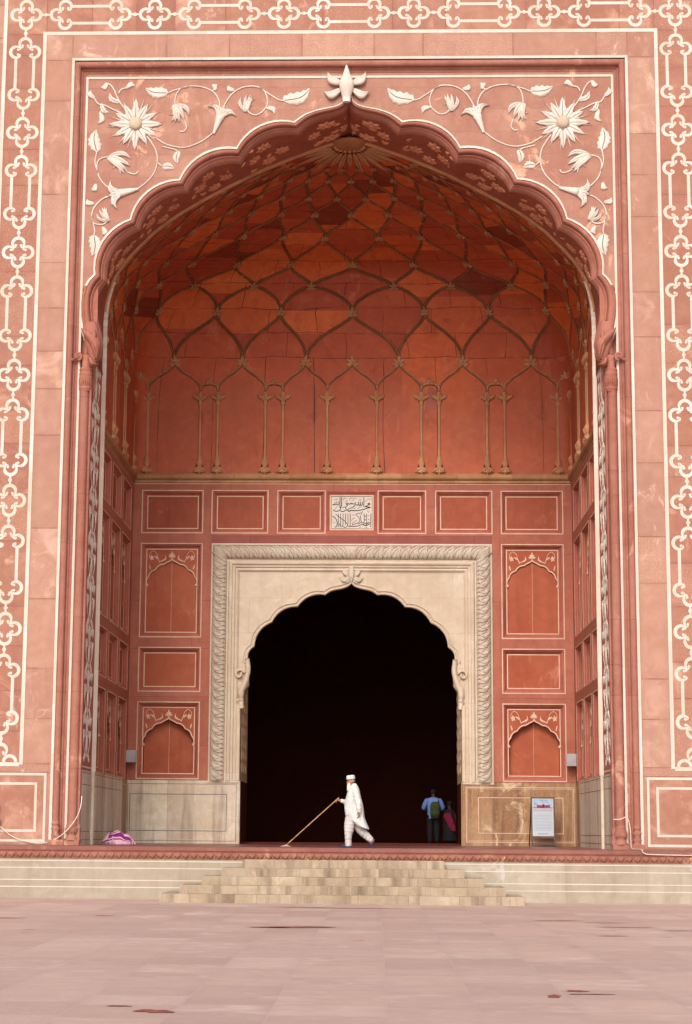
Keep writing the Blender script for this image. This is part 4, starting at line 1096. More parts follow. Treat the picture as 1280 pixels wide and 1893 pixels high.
def vpos(a, s):
    """a in [-7,7] lattice index (negative = left), s row"""
    warp = {0: 0, .5: .45, 1: .35, 1.5: .45, 2: .45, 2.5: .6, 3: .45, 3.5: .2, 4: 0}
    q = abs(a); fr = max(0, min(1, (6-s)/3)); w_ = 0
    if q < 4:
        k = int(q*2)/2; w_ = warp[k]+(warp[k+.5]-warp[k])*((q-k)/.5)
    pts, L = plan(interp(PN, s)); T = L[-1]
    pos = (2.06*q+w_*fr)/14.43
    frac = .5-math.copysign(min(pos, 1)*.5, a)     # fraction along from right(0) to left(1)
    tgt = frac*T; lo, hi = 0, len(L)-1
    while hi-lo > 1:
        m_ = (lo+hi)//2
        if L[m_] <= tgt: lo = m_
        else: hi = m_
    t = (tgt-L[lo])/(L[hi]-L[lo]+1e-9)
    x = pts[lo][0]+(pts[hi][0]-pts[lo][0])*t; y = pts[lo][1]+(pts[hi][1]-pts[lo][1])*t
    wv = interp(PW, s); yy = y/7.75
    zr, zc = interp(PR, s), interp(PC, s)
    return Vector((x*wv, d1+y*wv, zr+(zc-zr)*yy))
AM = 7.004
NAZ, NSZ = 280, 190
VG = [[vpos(-AM+2*AM*i/NAZ, -1+10.6*j/NSZ) for i in range(NAZ+1)] for j in range(NSZ+1)]
from mathutils.bvhtree import BVHTree
_vv = [p for r in VG for p in r]; _ff = [(j*(NAZ+1)+i, j*(NAZ+1)+i+1, (j+1)*(NAZ+1)+i+1, (j+1)*(NAZ+1)+i) for j in range(NSZ) for i in range(NAZ)]
BV = BVHTree.FromPolygons(_vv, _ff)
def vault_map(u, v, d=0.0):
    """elevation point on the rear of the vault / back wall"""
    if v < 11.3: return Vector((u, P-d, v))
    h = BV.ray_cast(Vector((u, 1.0, v)), Vector((0, 1, 0)))
    if h[0] is None: return Vector((u, P-d, v))
    return Vector((h[0].x, h[0].y-d, h[0].z))
def S5(t): return t*t*(3-2*t)
def GR(r, t):
    t = max(0, min(1, t))
    return S5(t) if r % 2 == 0 else (.75 if r < 3 else .15)*(1-math.sqrt(max(0, 1-t*t)))+(.25 if r < 3 else .85)*S5(t)
def vault():
    mb = MB(); mb.v = [tuple(p) for p in _vv]
    cellr = {}; tones = []
    mb.uv = []; VL = [0.0]
    for j in range(NSZ): VL.append(VL[-1]+(VG[j+1][NAZ//2]-VG[j][NAZ//2]).length*(.12 if VG[j][NAZ//2].z < 14.5 else 1))
    for j in range(NSZ+1):
        for i in range(NAZ+1):
            wv = max(interp(PW, -1+10.6*j/NSZ), .12); mb.uv.append(((-AM+2*AM*i/NAZ)*2.06*(0.35+.65*wv)+31, VL[j]))
    for j in range(NSZ):
        for i in range(NAZ):
            a = -AM+2*AM*(i+.5)/NAZ; s = -1+10.6*(j+.5)/NSZ
            # which lattice cell (bottom node row r, index)
            best = None
            r = math.floor(s)
            for r0 in (r-1, r):
                off = .5 if r0 % 2 == 0 else 0.0
                k = round(a-off)+off; t = s-r0
                hw = .5*GR(r0, t) if t <= 1 else .5*(1-GR(r0+1, t-1))
                if 0 <= t <= 2 and abs(a-k) <= hw: best = (r0, k)
            if best is None: best = (r, round(a*2)/2)
            if s < 0: best = (-1, round(a*.9))
            if best not in cellr: cellr[best] = R.random()
            cn = 0 if best[0] < 0 else math.floor((VL[j]+cellr[best]*.5)/(.62+.6*cellr[best])); ky = (best, cn)
            if ky not in cellr:
                q = R.random(); cellr[ky] = (.25+.5*q if best[0] < 0 else (.05+.08*R.random() if q < .09 else .22+.78*R.random()))
            tones.append(cellr[ky])
            mb.f.append(_ff[j*NAZ+i]); mb.mi.append(0); mb.rn.append(.01+.5*cellr[best]); mb.ea.append(None); mb.sm.append(True)
    mb.m('vault')
    o = mb.build('vault', G); at = o.data.attributes.new('tone', 'FLOAT', 'FACE'); at.data.foreach_set('value', tones)
    def VM(u, v, d=0.0):
        p = vpos(u, v); e = .02
        n = (vpos(u+e, v)-vpos(u-e, v)).cross(vpos(u, v+e)-vpos(u, v-e))
        if n.length < 1e-9: n = Vector((0, -1, 0))
        n.normalize()
        if n.dot(Vector((0, 3.0, 14))-p) < 0: n = -n
        return p+n*d
    # net of ogee ribs, drawn as a pair of thin rolls on a dark bed painted as the shade between them
    mb = MB()
    for r in range(0, 8):
        off = .5 if r % 2 == 0 else 0.0; k = -7+off
        while k <= 7:
            for sd in (-.5, .5):
                if abs(k+sd) <= 7.0 and abs(k) <= 7.0:
                    N = 14; pts = []
                    for q in range(N+1):
                        t = math.sin(q/N*pi/2) if r == 1 else q/N
                        pts.append((k+sd*GR(r, t), r+t))
                    P3 = [VM(x, y, .015) for x, y in pts]
                    sc = .74+.18*interp(PW, r+.5)
                    L, Rr, B1, B2 = [], [], [], []
                    for q in range(N+1):
                        tg = (P3[min(q+1, N)]-P3[max(q-1, 0)]).normalized(); nn = (VM(pts[q][0], pts[q][1], .1)-P3[q]).normalized(); sdv = tg.cross(nn).normalized()
                        wob = .006*math.sin(q*2.3+k*5)
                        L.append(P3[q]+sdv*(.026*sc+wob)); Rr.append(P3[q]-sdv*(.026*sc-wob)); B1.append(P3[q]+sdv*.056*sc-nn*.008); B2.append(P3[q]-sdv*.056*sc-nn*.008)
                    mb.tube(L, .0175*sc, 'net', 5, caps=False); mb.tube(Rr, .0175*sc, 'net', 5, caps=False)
                    mb.grid([B1, B2], 'painted_shade')
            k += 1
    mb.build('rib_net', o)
    for r in range(1, 9):
        off = .5 if r % 2 == 0 else 0.0; k = -7+off
        while k <= 7:
            if abs(k) < 6.8 and not (r == 1 and k == 0):
                sc = .19*(.45+.55*interp(PW, r)); base = vpos(k, r)
                e = .02; du = (vpos(k+e, r)-vpos(k-e, r)).normalized(); dv = (vpos(k, r+e)-vpos(k, r-e)).normalized(); n = du.cross(dv)
                if n.dot(Vector((0, 3, 14))-base) < 0: n = -n
                mb = MB(); fleuron(mb, (lambda u, v, d, b=base, du=du, dv=dv, n=n: b+du*u+dv*v+n*(d+.03)), 0, 0, sc*.9, 'tan'); mb.build('boss', o)
            k += 1
    # hanging bud at the middle of the first row
    mb = MB()
    fleuron(mb, vault_map, 0, 16.2, .2)
    mb.build('boss', o)
    # sunburst at the crown
    mb = MB(); ap = Vector((0, d1+.14, 18.98))
    for k in range(15):
        a = pi*(k+.5)/15; dr = Vector((math.cos(a), math.sin(a), 0))
        def SM(u, v, d, dr=dr):
            x, y = ap.x+dr.x*v-dr.y*u, ap.y+dr.y*v+dr.x*u
            rr = min(1, v/2.0); return Vector((x, y, ap.z-.015-.12*rr*rr-.16*rr-.05*abs(math.cos(a))*rr-d))
        leaf(mb, SM, (0, .5), (0, 1.35 if k % 2 else 1.7), .07, 'tan', h=.06, teeth=.2, n=9, rib=.012)
    mb.lathe([(.02, 18.90), (.25, 18.91), (.44, 18.94), (.50, 18.97), (.52, 19.02)], ap.x, ap.y, 'net', 18)
    for k in range(9):
        a = pi*(k+.5)/9; mb.ell((ap.x+.4*math.cos(a), ap.y+.4*math.sin(a), 18.92), .07, .07, .03, 'tan', 8)
    mb.build('crown_sunburst', o)
vault()
side_walls()
wall_arcade()

# ---- inscription panel
def inscription():
    MM = MF(P); mb = MB()
    profile_u(mb, MM, -.76, .76, 9.33, 10.6, [(0, 0, 'bevel'), (.05, -.03, 'bevel'), (.09, -.06, 'creamline'), (.13, -.06, 'creamline'), (.131, -.075, 'door')], closed=True)
    a0, a1, b0, b1 = -.629, .629, 9.461, 10.469
    mb.face([MM(a0, b0, -.075), MM(a1, b0, -.075), MM(a1, b1, -.075), MM(a0, b1, -.075)], 'relief')
    o = mb.build('inscription_panel', G)
    X = lambda x: a0+.015+(x-200)/855*(a1-a0-.03); Z = lambda y: b1-.015-(y-225)/765*(b1-b0-.03)
    st = [(22, [(380, 240), (378, 500)]), (22, [(415, 240), (413, 400), (400, 480), (380, 540), (330, 572), (270, 570), (235, 540)]), (22, [(888, 240), (886, 470)]),
     (18, [(350, 335), (355, 400), (335, 430), (315, 400), (310, 340)]), (18, [(312, 400), (292, 425), (275, 400), (270, 345)]), (18, [(272, 400), (250, 425), (215, 415)]), (12, [(285, 290), (300, 302), (325, 280)]),
     (20, [(850, 340), (852, 410), (832, 440), (812, 400), (808, 340)]), (20, [(812, 410), (790, 440), (772, 400), (768, 345)]), (20, [(772, 410), (745, 430), (715, 400)]), (12, [(780, 290), (803, 306), (832, 285)]),
     (18, [(720, 360), (695, 385), (700, 430), (640, 480), (570, 515), (520, 560)]), (18, [(690, 395), (655, 400), (635, 375), (622, 402), (605, 378), (590, 405), (560, 395)]),
     (20, [(560, 400), (530, 375), (510, 400), (535, 425), (545, 400)]), (18, [(545, 405), (530, 450), (490, 475), (430, 482)]),
     (24, [(1005, 375), (975, 388), (985, 418), (1012, 408), (1003, 378)]), (20, [(990, 420), (930, 455), (905, 462)]), (24, [(910, 462), (960, 470), (1022, 482), (960, 500), (880, 530), (780, 553), (680, 560), (600, 552)]),
     (28, [(605, 555), (575, 578), (545, 555)]), (18, [(545, 555), (510, 530), (500, 480)]), (22, [(505, 545), (460, 578), (410, 580), (388, 560)]),
     (10, [(440, 300), (480, 262), (520, 262)]), (10, [(570, 310), (600, 262), (650, 250)]), (10, [(660, 310), (690, 268), (730, 262)]), (10, [(915, 350), (950, 292), (1000, 270)]), (10, [(270, 530), (300, 482), (340, 468)]), (10, [(750, 520), (790, 482), (830, 465)]),
     (10, [(650, 490), (680, 505), (705, 480)]), (10, [(985, 540), (965, 575), (990, 600), (1015, 570)]), (10, [(490, 360), (520, 320), (545, 310)]), (10, [(630, 320), (650, 300)]),
     (16, [(345, 630), (345, 960)]), (16, [(395, 630), (395, 880), (380, 930)]), (16, [(445, 630), (443, 900), (420, 940), (385, 930), (368, 870)]), (16, [(497, 630), (497, 900)]), (16, [(548, 630), (548, 880), (520, 950), (480, 965), (450, 945)]), (16, [(597, 630), (597, 900), (580, 945), (550, 920)]),
     (18, [(893, 630), (893, 820), (870, 850), (835, 835), (815, 700)]), (16, [(945, 630), (943, 900)]), (16, [(1035, 630), (1030, 960)]),
     (16, [(285, 640), (400, 745), (500, 830), (535, 890)]), (20, [(220, 690), (290, 755), (322, 850), (310, 935), (270, 965)]),
     (20, [(590, 940), (680, 937), (780, 925), (850, 888), (905, 912), (948, 900), (942, 862), (900, 872), (865, 900)]),
     (16, [(870, 580), (820, 620), (740, 635), (722, 660), (780, 730), (800, 800), (770, 850), (700, 880), (640, 905)]), (12, [(640, 905), (660, 850), (740, 790)]), (16, [(835, 835), (800, 865), (760, 885)]),
     (18, [(1005, 850), (978, 842), (968, 872), (1000, 888), (1008, 855)]), (16, [(1003, 880), (960, 918), (890, 915)]),
     (10, [(640, 660), (665, 672), (690, 655)]), (10, [(620, 800), (660, 750), (710, 740)]), (10, [(235, 840), (255, 852), (280, 840)]), (10, [(780, 985), (830, 950)]), (10, [(970, 690), (985, 670), (1000, 690)]), (10, [(285, 710), (295, 715)])]
    mb = MB()
    for k, (w_, q) in enumerate(st):
        pts = sp([(X(x), Z(y)) for x, y in q], 5) if len(q) > 2 else [(X(x), Z(y)) for x, y in q]
        ribbon(mb, (lambda u, v, d, k=k: MM(u, v, -.075+d+.0004*(k % 9))), pts, w_*.8/855*1.23, .004, 'inkblack')
    for x, y in ((810, 690), (915, 780), (990, 775), (835, 655), (915, 690), (940, 965), (245, 415), (1015, 290), (255, 290)):
        disc(mb, (lambda u, v, d: MM(u, v, -.075+d)), (X(x), Z(y)), .017, .009, 'inkblack', 0, 6)
    rectline(mb, (lambda u, v, d: MM(u, v, -.075+d)), a0, b0, a1, b1, .012, .009, 'inkblack')
    mb.build('lettering', o)
inscription()

# ---- cream marble doorway
def doorway():
    MM = MF(P); HW = 4.255; ZT = 8.99; B = 1.85
    D = MB()
    pr = [(0, 0.0, 'door'), (0, .05, 'door'), (.05, .06, 'door'), (.06, .035, 'door')]
    for k in range(9):
        a = pi*k/8; pr.append((.06+.21*(1-math.cos(a)), .03+.11*math.sin(a), 'doorcarve'))
    pr += [(.49, .02, 'door'), (.53, .02, 'door'), (.56, .09, 'door'), (.60, .10, 'door'), (.64, .09, 'door'), (.66, .05, 'door'), (.72, .04, 'door'), (.75, 0.0, 'door'), (.80, .01, 'door'), (.84, -.02, 'door'), (.86, -.05, 'door'), (.915, -.06, 'door')]
    profile_u(D, MM, -HW, HW, B, ZT, pr)
    D.box(-HW, -3.33, P-.06, P+.05, B-.06, B, 'door'); D.box(3.33, HW, P-.06, P+.05, B-.06, B, 'door')
    o = D.build('doorway_frame', G)
    # acanthus leaves wound round the big roll
    mb = MB()
    def roll(side):
        def f(u, v, d):         # u across roll -1..1, v along
            a = pi*(.5+u*.5); inset = .06+.21*(1-math.cos(a)); dd = .03+.11*math.sin(a)+d*.7
            if side == 'L': return MM(-HW+inset, v, dd)
            if side == 'R': return MM(HW-inset, v, dd)
            return MM(v, ZT-inset, dd)
        return f
    for sd in ('L', 'R'):
        f = roll(sd); z = B+.15
        while z < ZT-.62:
            leaf(mb, f, (.8, z-.06), (-.85, z+.34), .07, 'doorcarve', bend=.10, h=.055, teeth=.2, full=.75)
            for o_ in (0, .13): ribbon(mb, (lambda u, v, d, f=f: f(u, v, d+.012)), sp([(.85, z+.02+o_*.6), (.4, z+.02+o_), (-.2, z+.13+o_), (-.55, z+.30+o_), (-.8, z+.33+o_)], 3), .017, .004, 'crease')
            leaf(mb, (lambda u, v, d, f=f: f(u, v, d+.03)), (.55, z+.06), (-.6, z+.16), .03, 'doorcarve', bend=.1, h=.05, n=6)
            z += .262
    f = roll('T'); n = 27; 
    for k in range(n+1):
        x = -3.62+7.24*k/n; s = 1 if x > 0 else -1
        leaf(mb, f, (.8, x-s*.06), (-.85, x+s*.34), .07, 'doorcarve', bend=.10*s, h=.055, teeth=.2, full=.75)
        for o_ in (0, .13): ribbon(mb, (lambda u, v, d, f=f: f(u, v, d+.012)), sp([(.85, x+s*(.02+o_*.6)), (.4, x+s*(.02+o_)), (-.2, x+s*(.13+o_)), (-.55, x+s*(.30+o_)), (-.8, x+s*(.33+o_))], 3), .017, .004, 'crease')
        leaf(mb, (lambda u, v, d, f=f: f(u, v, d+.03)), (.55, x+s*.06), (-.6, x+s*.16), .03, 'doorcarve', bend=.1, h=.05, n=6)
    for s in (-1, 1):
        M2 = MF(P-.05, s)
        for a in (0, .35, -.35): leaf(mb, M2, (3.80, 8.52), (3.80+.5*math.cos(pi/4+a), 8.52+.5*math.sin(pi/4+a)), .07, 'doorcarve', h=.13, teeth=.1)
    mb.build('acanthus_moulding', o)
    # spandrel with lobed opening
    OC2 = [(-3.16, 5.2), (-2.94, 5.88), (-2.41, 6.62), (-1.63, 7.10), (-.80, 7.46)]
    L = [Vector(p) for p in sp([(-3.22, 4.15), (-3.20, 4.5), (-3.08, 4.72), (-3.12, 5.0), (-3.18, 5.35), (-3.12, 5.65)], 4)][:-1]
    L += arcpts((-3.13, 5.66), OC2[1], .1, 3, True)
    for a, b in zip(OC2[1:], OC2[2:]): L += arcpts(a, b, .16, 9, True)
    L += [Vector(p) for p in sp([(-.80, 7.46), (-.62, 7.58), (-.40, 7.63), (-.2, 7.68), (-.07, 7.75), (0, 7.84)], 3)]
    arc = L+[Vector((-p.x, p.y)) for p in reversed(L[:-1])]
    mb = MB(); d = -.06
    poly = [(-3.34, 8.08), (-3.34, 4.15)]+[(p.x, p.y) for p in arc]+[(3.34, 4.15), (3.34, 8.08)]
    fill_poly(mb, MM, poly, 'door', d)
    mb.grid([[MM(p.x, p.y, d) for p in arc], [MM(p.x, p.y, d-.45) for p in arc]], 'door', sm=False)
    # inner lobed arch, seen dark behind the first
    sp_o = mb.build('door_spandrel', G)
    mb = MB()
    mb.tube([MM(p.x*1.0, p.y, d+.02) for p in arc[16:-16]], .035, 'door', 8)
    ar2 = [(p.x*1.03, 4.6+(p.y-4.6)*1.03) for p in arc[16:-16]]
    mb.tube([MM(p[0], p[1], d+.015) for p in ar2], .02, 'door', 6)
    mb.build('lobed_edge', sp_o)
    mb = MB(); fleuron(mb, MF(P+.03), 0, 8.0, .38, 'doorcarve'); leaf(mb, MF(P+.02), (0, 7.82), (0, 8.42), .1, 'doorcarve', h=.12); mb.build('finial_flower', sp_o)
    for s in (-1, 1):
        M2 = MF(P+.06, s); mb = MB()
        pts = []
        for k in range(20):
            a = pi*.9-k*.36; r = .15*(1-k/26); pts.append((3.36+r*math.cos(a), 5.02+r*math.sin(a)))
        mb.tube([M2(p[0], p[1], .07) for p in pts], .045, 'door', 8)
        q = sp([(3.12, 5.5), (3.10, 5.1), (3.2, 4.75), (3.30, 4.5), (3.29, 4.2)], 5); mb.tube([M2(p[0], p[1], .04) for p in q], [.07, .08, .1, .1, .07], 'door', 10)
        leaf(mb, M2, (3.3, 4.2), (3.58, 4.55), .06, 'door', bend=-.3, h=.08); 
        leaf(mb, M2, (3.3, 4.3), (3.32, 4.85), .07, 'door', h=.12)
        mb.lathe([(.07, 4.0), (.1, 4.06), (.07, 4.12), (.09, 4.2)], s*3.29, P+.02, 'door', 12)
        mb.build('scroll_bracket', sp_o)
        # slender door column
        mb = MB(); mb.tube([(s*3.375, P+.02, 1.86), (s*3.375, P+.02, 4.1)], .065, 'door', 10)
        mb.box(3.322, 3.5, P+.06, P+.30, 1.86, 4.2, 'door', MM=lambda a, y, z, s=s: Vector((s*a, y, z)))
        mb.build('door_column', G)
        # carved jamb
        mb = MB(); J = MS(3.315, s)
        mb.face([J(P+.3, 1.86, 0), J(13.4, 1.86, 0), J(13.4, 9, 0), J(P+.3, 9, 0)], 'darkcarve')
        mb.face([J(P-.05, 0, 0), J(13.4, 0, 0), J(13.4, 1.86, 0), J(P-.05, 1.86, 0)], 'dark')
        for k in range(14):
            z = 2.1+k*.36
            for u in (10.6, 11.5, 12.4):
                leaf(mb, J, (u, z), (u+.3, z+.3), .09, 'darkcarve', bend=.3, h=.05); leaf(mb, J, (u, z), (u-.3, z+.3), .09, 'darkcarve', bend=-.3, h=.05)
        mb.build('door_jamb', G)
        # dado beside the door
        mb = MB(); mt = 'dado' if s < 0 else 'dadobrown'
        mb.box(3.29, 6.70, P-.03, P+.3, 0.0, 1.85, mt, MM=lambda a, y, z, s=s: Vector((s*a, y, z)))
        dd = mb.build('dado', G); ml = MB(); MD = MF(P-.03, s); cl = 'inkblack' if s < 0 else 'creamline'
        if s < 0:
            rectline(ml, MD, 3.42, .1, 6.62, 1.72, .012, .003, 'creamline'); rectline(ml, MD, 3.68, .36, 6.58, 1.45, .016, .003, 'ink'); rectline(ml, MD, 3.71, .39, 6.55, 1.42, .014, .003, 'marble'); rectline(ml, MD, 3.39, .07, 6.64, 1.75, .012, .003, 'ink')
        else:
            rectline(ml, MD, 3.42, .1, 6.62, 1.72, .022, .003, cl); rectline(ml, MD, 3.78, .36, 6.3, 1.42, .022, .003, cl)
            rectline(ml, MD, 3.47, .15, 6.57, 1.67, .01, .003, cl)
        ml.build('inlay', dd)
doorway()

# ---- the unlit hall behind
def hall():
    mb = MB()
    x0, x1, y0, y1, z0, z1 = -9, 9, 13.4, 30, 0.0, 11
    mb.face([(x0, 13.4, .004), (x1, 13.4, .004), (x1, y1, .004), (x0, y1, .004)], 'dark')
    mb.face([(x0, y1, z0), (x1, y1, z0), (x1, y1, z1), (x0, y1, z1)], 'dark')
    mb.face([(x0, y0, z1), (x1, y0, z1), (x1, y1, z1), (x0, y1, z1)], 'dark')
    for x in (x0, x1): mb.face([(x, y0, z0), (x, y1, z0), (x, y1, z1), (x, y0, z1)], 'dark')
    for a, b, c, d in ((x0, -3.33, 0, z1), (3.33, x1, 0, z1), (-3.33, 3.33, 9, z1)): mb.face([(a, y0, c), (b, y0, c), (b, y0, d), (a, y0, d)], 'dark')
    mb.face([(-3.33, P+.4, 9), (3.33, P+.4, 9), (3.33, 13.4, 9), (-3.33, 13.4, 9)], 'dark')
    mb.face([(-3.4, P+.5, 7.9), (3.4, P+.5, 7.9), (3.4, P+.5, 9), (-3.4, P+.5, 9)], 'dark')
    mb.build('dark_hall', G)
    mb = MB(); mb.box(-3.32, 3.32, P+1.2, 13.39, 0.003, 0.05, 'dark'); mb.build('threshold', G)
    # unseen shell added so no light leaks into niche
    mb = MB()
    y0, y1 = .35, P+.7
    mb.face([(-7.6, y0, 0), (-7.6, y1, 0), (-7.6, y1, 20.3), (-7.6, y0, 20.3)], 'dark'); mb.face([(7.6, y0, 0), (7.6, y1, 0), (7.6, y1, 20.3), (7.6, y0, 20.3)], 'dark')
    mb.face([(-7.6, y0, 20.3), (7.6, y0, 20.3), (7.6, y1, 20.3), (-7.6, y1, 20.3)], 'dark'); mb.face([(-7.6, y1, 9.0), (7.6, y1, 9.0), (7.6, y1, 20.3), (-7.6, y1, 20.3)], 'dark')
    mb.build('light_block_shell', G)
hall()

# dark stain and nest on the back wall
mb = MB(); n = 20
mb.face([vault_map(2.43+.17*math.cos(2*pi*k/n)*(1+.15*math.sin(3*k)), 13.5+.36*math.sin(2*pi*k/n), .012) for k in range(n)], 'bevel'); mb.build('brown_wall_stain', G)


# ================================================================== PEOPLE
def skin_body(name, joints, edges, root, mat, parent=None, sub=1, xf=None):
    """one continuous body: joints {id: (pos, radius or (rx, ry))}"""
    ids = list(joints); ix = {k: i for i, k in enumerate(ids)}
    me = bpy.data.meshes.new(name)
    me.from_pydata([joints[k][0] for k in ids], [(ix[a], ix[b]) for a, b in edges], [])
    o = bpy.data.objects.new(name, me); COL.objects.link(o)
    md = o.modifiers.new('skin', 'SKIN'); md.use_smooth_shade = True
    sv = me.skin_vertices[0].data
    for k in ids:
        r = joints[k][1]; sv[ix[k]].radius = (r, r) if not isinstance(r, tuple) else r; sv[ix[k]].use_root = (k == root)
    s2 = o.modifiers.new('sub', 'SUBSURF'); s2.levels = sub; s2.render_levels = sub
    dg = bpy.context.evaluated_depsgraph_get(); dg.update()
    new = bpy.data.meshes.new_from_object(o.evaluated_get(dg)); o.modifiers.clear(); o.data = new; bpy.data.meshes.remove(me); new.name = name
    new.materials.clear(); new.materials.append(M[mat])
    for p in new.polygons: p.use_smooth = True
    if xf:
        for v in new.vertices: v.co = xf(v.co)
    if parent: o.parent = parent
    return o
def add_hand(J, E_, wrist, pre, wpos, dirv, palmn, thumb, curl=.5, r=.0095, ln=.085):
    """palm + four fingers + thumb as chains of one body graph; curl 0 open .. 1 closed"""
    w = Vector(wpos); d = Vector(dirv).normalized(); n = Vector(palmn).normalized(); sdv = Vector(thumb).normalized()
    J[pre+'p'] = (w+d*.045, (.036, .018)); E_.append((wrist, pre+'p'))
    J[pre+'k'] = (w+d*.085, (.038, .014)); E_.append((pre+'p', pre+'k'))
    for i, (off, l) in enumerate(((.030, .92), (.010, 1.0), (-.011, .95), (-.031, .78))):
        p = w+d*.10+sdv*off; prev = pre+'k'; ang = 0; dd = d
        for j in range(3):
            ang += curl*(1.0 if j == 0 else 1.25); dd = d*math.cos(ang)+n*math.sin(ang)
            key = f'{pre}f{i}{j}'; p = p+dd*(ln*l*(.42, .32, .26)[j]); J[key] = (p, r*(1, .92, .8)[j]); E_.append((prev, key)); prev = key
    p = w+d*.03+sdv*.035; J[pre+'t0'] = (p, .013); E_.append((pre+'p', pre+'t0'))
    p = p+(sdv*.5+d*.6+n*.5*curl).normalized()*.035; J[pre+'t1'] = (p, .0105); E_.append((pre+'t0', pre+'t1'))
    p = p+(d*.7+n*curl).normalized()*.028; J[pre+'t2'] = (p, .009); E_.append((pre+'t1', pre+'t2'))

def loft(name, rings, mat, parent, nr=36, folds=0.0, fk=7, closed_ends=False, fphase=0.0):
    """rings: (front x, back x, centre y, half depth y, z front, z back, fold amount)"""
    mb = MB(); rows = []
    for i, (fx, bx, cy, ry, zf, zb, fo) in enumerate(rings):
        cx, rx = (fx+bx)/2, abs(bx-fx)/2; row = []
        for k in range(nr):
            a = 2*pi*k/nr; q = 1+fo*(math.sin(a*fk+i*.35+fphase)*.6+math.sin(a*(fk*2-3)+i*.8)*.4)
            ca, sa = math.cos(a), math.sin(a)
            row.append((cx-rx*q*ca, cy-ry*q*sa, zf+(zb-zf)*((1-ca)/2)**.7))
        rows.append(row)
    mb.grid(rows, mat, closed=True, caps=closed_ends)
    return mb.build(name, parent)

